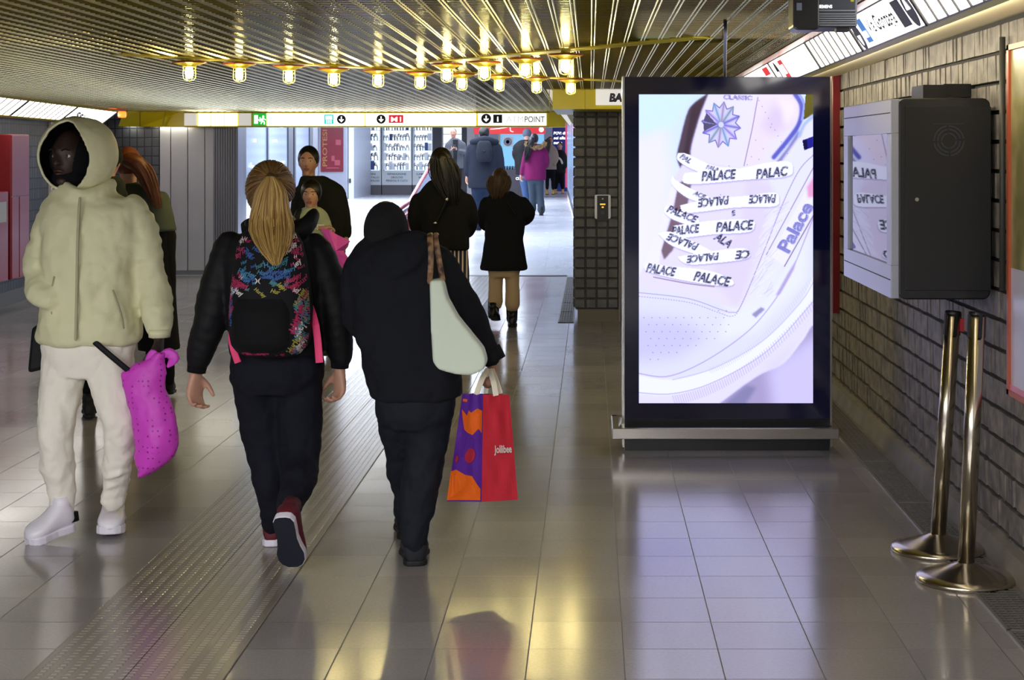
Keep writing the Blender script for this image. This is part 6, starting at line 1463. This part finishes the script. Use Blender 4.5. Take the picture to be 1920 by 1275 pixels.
# pink bag hanging from that hand
Yp = 12.5; M_MAG2 = m_dotbag('pink_film', rgb(224, 84, 206), False)
mb = MB(); pts = [(602, 428, 0), (616, 430, -.02), (632, 440, .01), (657, 452, 0), (644, 470, .03), (659, 492, .02), (648, 506, .0), (640, 523, 0), (628, 490, -.03), (612, 455, -.02)]
ct = P(630, 470, Yp-.07); vs = [P(a, b, Yp+c) for a, b, c in pts]+[ct, P(630, 470, Yp+.09)]; n_ = len(pts)
mb.add(vs, [(k, (k+1) % n_, n_) for k in range(n_)]+[((k+1) % n_, k, n_+1) for k in range(n_)]); o = mb.build('carrier_bag', M_MAG2, None); tag(o, 'crumpled bright pink bag held by the shorter person in the pale sweatshirt', 'bag')
# P8 long dark hair, black jacket, striped trousers
def m_stripe():
    m = mat('striped_cloth', rgb(20, 20, 24), .8); b = m.node_tree.nodes['Principled BSDF']; tc = N(m, 'ShaderNodeTexCoord'); sx = N(m, 'ShaderNodeSeparateXYZ'); L(m, tc.outputs['Object'], sx.inputs[0])
    s_ = MX(m, MX(m, MX(m, sx.outputs[0], 'MULTIPLY', 2*math.pi/.03), 'SINE', None), 'GREATER_THAN', .45); mix = N(m, 'ShaderNodeMix', data_type='RGBA'); mix.inputs['A'].default_value = rgb(22, 20, 26); mix.inputs['B'].default_value = rgb(206, 190, 184)
    L(m, s_, mix.inputs['Factor']); L(m, mix.outputs['Result'], b.inputs['Base Color']); return m
f8 = walker('person with long black hair in a short black jacket and striped flared trousers', 838, 12.8, 0, (828, 308), 0,
    [(338, 828, 20, .07), (352, 828, 36, .09), (368, 830, 48, .11), (392, 832, 52, .12), (430, 836, 44, .125), (462, 840, 40, .13), (469, 840, 38, .125)],
    [[(784, 376, 14, 0), (779, 408, 15, 0), (786, 436, 13, .1), (800, 446, 10, .22)], [(876, 376, 14, 0), (883, 406, 15, 0), (878, 432, 13, .1), (862, 440, 10, .22)]],
    [[(826, 470, 22, 0), (824, 560, 20, 0), (822, 655, 20, 0)], [(856, 470, 22, 0), (862, 560, 20, .0), (866, 650, 20, .1)]],
    BLKW, m_stripe(), HDK, SKIN, math.pi, (), False, 'long', [(P(822, 670, 12.72), P(822, 662, 12.98), 1.0), (P(866, 664, 12.9), P(866, 656, 13.16), 1.0)], hairpath=flow((828, 298), (836, 332), (850, 386), 27, -.10), topname='jacket', hcap=1.04)
mb = MB(); mb.tube([f8.q(852, 340, -.08), f8.q(838, 375, -.15), f8.q(818, 418, -.13)], [.007]*3, 8, 4); mb.build('bag_strap', BLKN, f8.root, True)
mb = MB(); mb.ell(f8.q(838, 374, -.165), (.012, .006, .014)); mb.ell(f8.q(816, 418, -.145), (.016, .006, .009)); mb.build('buckle', M_STEEL, f8.root, True)
# P9 black coat, beige trousers, black boots
f9 = walker('person with brown hair in a knee-length black coat and cropped beige trousers', 945, 15.1, 0, (938, 338), 0,
    [(358, 942, 18, .07), (368, 945, 30, .09), (380, 947, 38, .11), (420, 947, 38, .12), (450, 945, 36, .13), (500, 945, 45, .15), (506, 945, 43, .145)],
    [[(911, 380, 11, 0), (906, 402, 12, 0), (908, 422, 10, .1), (922, 428, 8, .2)], [(982, 380, 11, 0), (992, 398, 12, 0), (986, 412, 10, .1), (968, 418, 8, .2)]],
    [[(930, 500, 14, 0), (929, 540, 13.5, 0), (929, 568, 14, 0)], [(960, 500, 14, 0), (961, 540, 13.5, -.02), (961, 572, 14, -.02)]],
    BLKC, fabric('beige_cloth', rgb(206, 180, 146), .9), HBR, SKIN, math.pi, (), False, 'long', None, hairpath=flow((937, 330), (936, 346), (932, 374), 24, -.09), topname='coat', hs=.88)
M_BOOT = mat('black_boot', rgb(16, 16, 18), .35)
mb = MB(); mb.tube([f9.q(926, 566, 0), f9.q(925, 590, -.03)], [.055, .05], 14, 1); mb.build('boot_shaft', M_BOOT, f9.root, True); shoe(f9, P(921, 594, 14.85), P(932, 602, 15.05), (0, .3, 1), .95, M_BOOT, M_BLK2, 'boot', sole_h=.02)
mb = MB(); mb.tube([f9.q(960, 570, 0), f9.q(960, 600, 0)], [.055, .05], 14, 1); mb.build('boot_shaft', M_BOOT, f9.root, True); shoe(f9, P(960, 613, 15.0), P(961, 609, 15.24), (0, 0, 1), .95, M_BOOT, M_BLK2, 'boot', sole_h=.02)
mb = MB(); mb.tube([f9.q(951, 378, -.12), f9.q(966, 402, -.12)], [.006]*2, 8, 1); mb.build('bag_strap', BLKN, f9.root, True)
# P10 blue-grey coat and backpack
f10 = walker('tall person in a dark blue-grey hooded coat and jeans in the far hall', 906, 27, FZ, (908, 252), 0,
    [(258, 908, 12, .08), (266, 908, 24, .11), (276, 908, 29, .13), (310, 907, 28, .14), (340, 905, 28, .15), (353, 905, 27, .15)],
    [[(882, 276, 7, 0), (877, 300, 7, 0), (876, 326, 6, 0)], [(934, 276, 7, 0), (939, 300, 7, 0), (940, 322, 6, 0)]],
    [[(896, 353, 13, 0), (896, 390, 10, 0), (897, 422, 7, 0)], [(914, 353, 13, 0), (914, 390, 10, .1), (914, 422, 7, .2)]],
    fabric('bluegrey_coat', rgb(30, 35, 47), .85), fabric('blue_denim', rgb(24, 36, 58), .85), HDK, SKIN, math.pi, [(Vector((X_(876, 27), 27, Z_(330, 27))), (0, 0, -1), (.6, -.8, 0), (0, 1, 0), .6, 1.05), (Vector((X_(940, 27), 27, Z_(326, 27))), (0, 0, -1), (-.6, -.8, 0), (0, 1, 0), .6, 1.05)], False, 'short',
    [(P(897, 432, 27), P(897, 431, 27.27), 1.1), (P(914, 431, 27.2), P(914, 430, 27.5), 1.1)], vox=.018, topname='coat', hs=1.05)
mb = MB(); mb.tube([f10.q(886, 266, -.05), f10.q(908, 262, -.16), f10.q(930, 266, -.05)], [.05, .07, .05], 10, 4); mb.build('hood', fabric('bluegrey_coat', (0, 0, 0, 1)), f10.root, True)
bk = empty('backpack', f10.q(907, 302, -.25), 'small dark grey backpack on the person in the blue-grey coat', 'backpack')
mb = MB(); mb.rings([(f10.q(908, py, -.24), hw*f10.k, dp) for py, hw, dp in ((264, 8, .04), (270, 13, .07), (285, 15, .1), (298, 14, .1), (304, 10, .06))], 24, 4, 2.8); mb.build('main_body', fabric('pack_grey', rgb(26, 31, 40), .8), bk, True)
mb = MB(); mb.tube([f10.q(897, 262, -.15), f10.q(908, 285, -.345), f10.q(919, 262, -.15)], [.012]*3, 8, 5); mb.build('strap', BLKN, bk, True)
# P11 magenta jacket, fur hood
f11 = walker('person in a magenta jacket with fur-trimmed hood and grey flared trousers', 1004, 33.3, FZ, (1002, 262), 0,
    [(270, 1004, 10, .08), (276, 1004, 18, .1), (284, 1004, 21, .12), (306, 1004, 19, .13), (320, 1004, 20, .15), (338, 1004, 20, .16)],
    [[(987, 286, 5.5, 0), (982, 306, 5, 0), (978, 326, 4.2, 0)], [(1022, 284, 5.5, 0), (1026, 300, 5, 0), (1025, 312, 4, .1)]],
    [[(997, 338, 9, 0), (998, 365, 6.5, 0), (999, 392, 7, .1)], [(1011, 338, 9, 0), (1013, 365, 6.5, 0), (1015, 394, 7.5, 0)]],
    fabric('magenta_cloth', rgb(112, 18, 76), .8), fabric('grey_blue_cloth', rgb(60, 70, 82), .85), HDK, SKIN, math.pi, [(Vector((X_(977, 33.3), 33.3, Z_(328, 33.3))), (0, 0, -1), (.6, -.8, 0), (0, 1, 0), .6, 1.0)], False, 'long',
    [(P(1015, 405, 33.2), P(1015, 404, 33.45), 1.0, 1.3), (P(999, 402, 33.6), P(999, 401, 33.85), 1.0, 1.3)], vox=.02, hairpath=flow((998, 262), (990, 275), (986, 306), 7, -.15), topname='jacket')
mb = MB()
for k in range(700):
    a = random.uniform(.0, math.pi); p = f11.q(1004-17*math.cos(a), 268+9*math.sin(a), -.13-.04*random.random()); d = Vector((random.gauss(0, 1), random.gauss(0, 1)-.5, random.gauss(0, 1))).normalized(); mb.tube([p, p+d*.06], [.007, .001], 4, 1, False)
mb.build('fur_trim', m_hair('fur_tan', rgb(120, 90, 56), rgb(206, 176, 124)), f11.root)
# P12 beanie
walker('person in a grey beanie, black jacket and light jeans beyond the magenta jacket', 988, 35, FZ, (988, 253), 0,
    [(262, 988, 10, .09), (268, 985, 18, .11), (278, 984, 21, .13), (310, 984, 19, .14), (328, 985, 19, .14)],
    [[(967, 276, 5.5, 0), (966, 292, 5.5, 0), (972, 302, 4.5, .15)], [(1003, 276, 5.5, 0), (1005, 296, 5.5, 0), (1004, 314, 4.5, 0)]],
    [[(980, 328, 8.5, 0), (983, 350, 6.5, 0), (986, 372, 5.5, 0), (988, 385, 5, 0)], [(993, 328, 8.5, 0), (996, 350, 6.5, .1), (998, 380, 5.5, .1)]],
    BLKN, fabric('light_denim', rgb(62, 84, 122), .85), fabric('grey_knit', rgb(88, 94, 106), .95), SKIN, math.pi, (), False, 'beanie', [(P(988, 398, 34.9), P(986, 397, 35.15), 1.1), (P(999, 397, 35.2), P(999, 396, 35.45), 1.1)], vox=.02, bshoe=M_SHW, topname='jacket', hs=1.05)
# P13 long-haired person in pale coat, P14 dark with white pattern, by the navy banner
walker('person with long light brown hair in a pale coat near the navy banner', 1031, 49.0, FZ, (1032, 264), 0,
    [(272, 1032, 5, .08), (277, 1032, 11, .1), (284, 1032, 13, .12), (305, 1031, 12, .13), (318, 1031, 13, .13)],
    [[(1021, 284, 3.4, 0), (1019, 300, 3.2, 0), (1022, 312, 2.8, -.1)], [(1043, 284, 3.4, 0), (1045, 298, 3.2, 0), (1040, 308, 2.8, -.15)]],
    [[(1027, 318, 5.5, 0), (1026, 335, 4, 0), (1026, 353, 3.2, 0)], [(1036, 318, 5.5, 0), (1037, 335, 4, 0), (1037, 353, 3.2, 0)]],
    fabric('pale_coat', rgb(160, 138, 124), .9), BLKW, HBR, SKIN, .25, (), True, 'long', [(P(1026, 364, 49.2), P(1026, 365, 48.9), 1.0), (P(1037, 364, 49.2), P(1037, 365, 48.9), 1.0)], vox=.025, bshoe=mat('tan_shoe', rgb(222, 170, 90), .6), hairpath=flow((1027, 262), (1024, 275), (1026, 298), 6, -.10), topname='coat')
f14 = walker('person in black clothes with a white chest print standing at the shop', 1048, 49.8, FZ, (1050, 274), 0,
    [(281, 1050, 5, .08), (287, 1049, 12, .1), (294, 1048, 15, .12), (315, 1048, 13, .13), (325, 1048, 13, .13)],
    [[(1036, 294, 3.6, 0), (1033, 308, 3.4, 0), (1036, 320, 2.8, -.1)], [(1060, 294, 3.6, 0), (1063, 306, 3.4, 0), (1058, 316, 2.8, -.1)]],
    [[(1044, 325, 6, 0), (1043, 340, 4.5, 0), (1042, 352, 3.6, 0)], [(1053, 325, 6, 0), (1054, 340, 4.5, 0), (1055, 352, 3.6, 0)]],
    BLKN, BLKW, HDK, SKIN, -.2, (), True, 'short', [(P(1042, 362, 50.0), P(1042, 363, 49.7), 1.0), (P(1055, 362, 50.0), P(1055, 363, 49.7), 1.0)], vox=.025, bshoe=mat('tan_shoe', rgb(222, 170, 90), .6), topname='sweatshirt', hs=.95)
mb = MB(); mb.tube([f14.q(1040, 303, -.16), f14.q(1045, 296, -.17), f14.q(1051, 299, -.17), f14.q(1054, 306, -.16)], [.03]*4, 8, 4, flat=.4); mb.build('chest_print', mat('letter_white', rgb(232, 232, 226), .6), f14.root, True)
# P15 man in grey blazer looking at his phone
hL, hR = Vector((X_(846, 39.7), 39.66, Z_(281, 39.7))), Vector((X_(856, 39.7), 39.66, Z_(280, 39.7)))
f15 = walker('person with short hair in a grey blazer looking down at a phone', 854, 40, FZ, (850, 250), 0,
    [(259, 852, 6, .08), (265, 854, 14, .1), (271, 854, 17, .12), (290, 854, 15, .13), (305, 854, 15, .13), (316, 854, 15, .13)],
    [[(839, 271, 4.6, 0), (837, 284, 4.4, -.02), (843, 284, 3.4, -.25)], [(869, 271, 4.6, 0), (871, 285, 4.4, -.02), (862, 283, 3.4, -.25)]],
    [[(848, 316, 7, 0), (847, 345, 5, 0), (847, 372, 4, 0)], [(860, 316, 7, 0), (861, 345, 5, 0), (861, 372, 4, 0)]],
    fabric('grey_blazer', rgb(70, 72, 78), .85), NAVY, mat('hair_grey_short', rgb(52, 46, 44), .8), SKIN2, -.1, [(hL, (1, 0, .2), (0, .2, 1), (0, -1, 0), .6, 1), (hR, (-1, 0, .2), (0, .2, 1), (0, -1, 0), .6, 1)], True, 'short', [(P(847, 386, 40.1), P(846, 388, 39.8), 1.0), (P(861, 386, 40.1), P(861, 388, 39.8), 1.0)], vox=.02, topname='blazer', hcap=.92)
mb = MB(); mb.prism([f15.q(a, b, -.138) for a, b in ((849, 262), (859, 262), (857, 290), (856, 316), (850, 316), (850, 290))], Vector((0, .01, 0))); mb.build('shirt', BLKN, f15.root)
mb = MB(); mb.cbox((X_(852, 39.7), 39.62, Z_(277, 39.7)), (.075, .01, .14)); o = mb.build('mobile_phone', M_BLACK, None, bevel=.004); tag(o, 'dark mobile phone in the hands of the person in the grey blazer', 'phone')
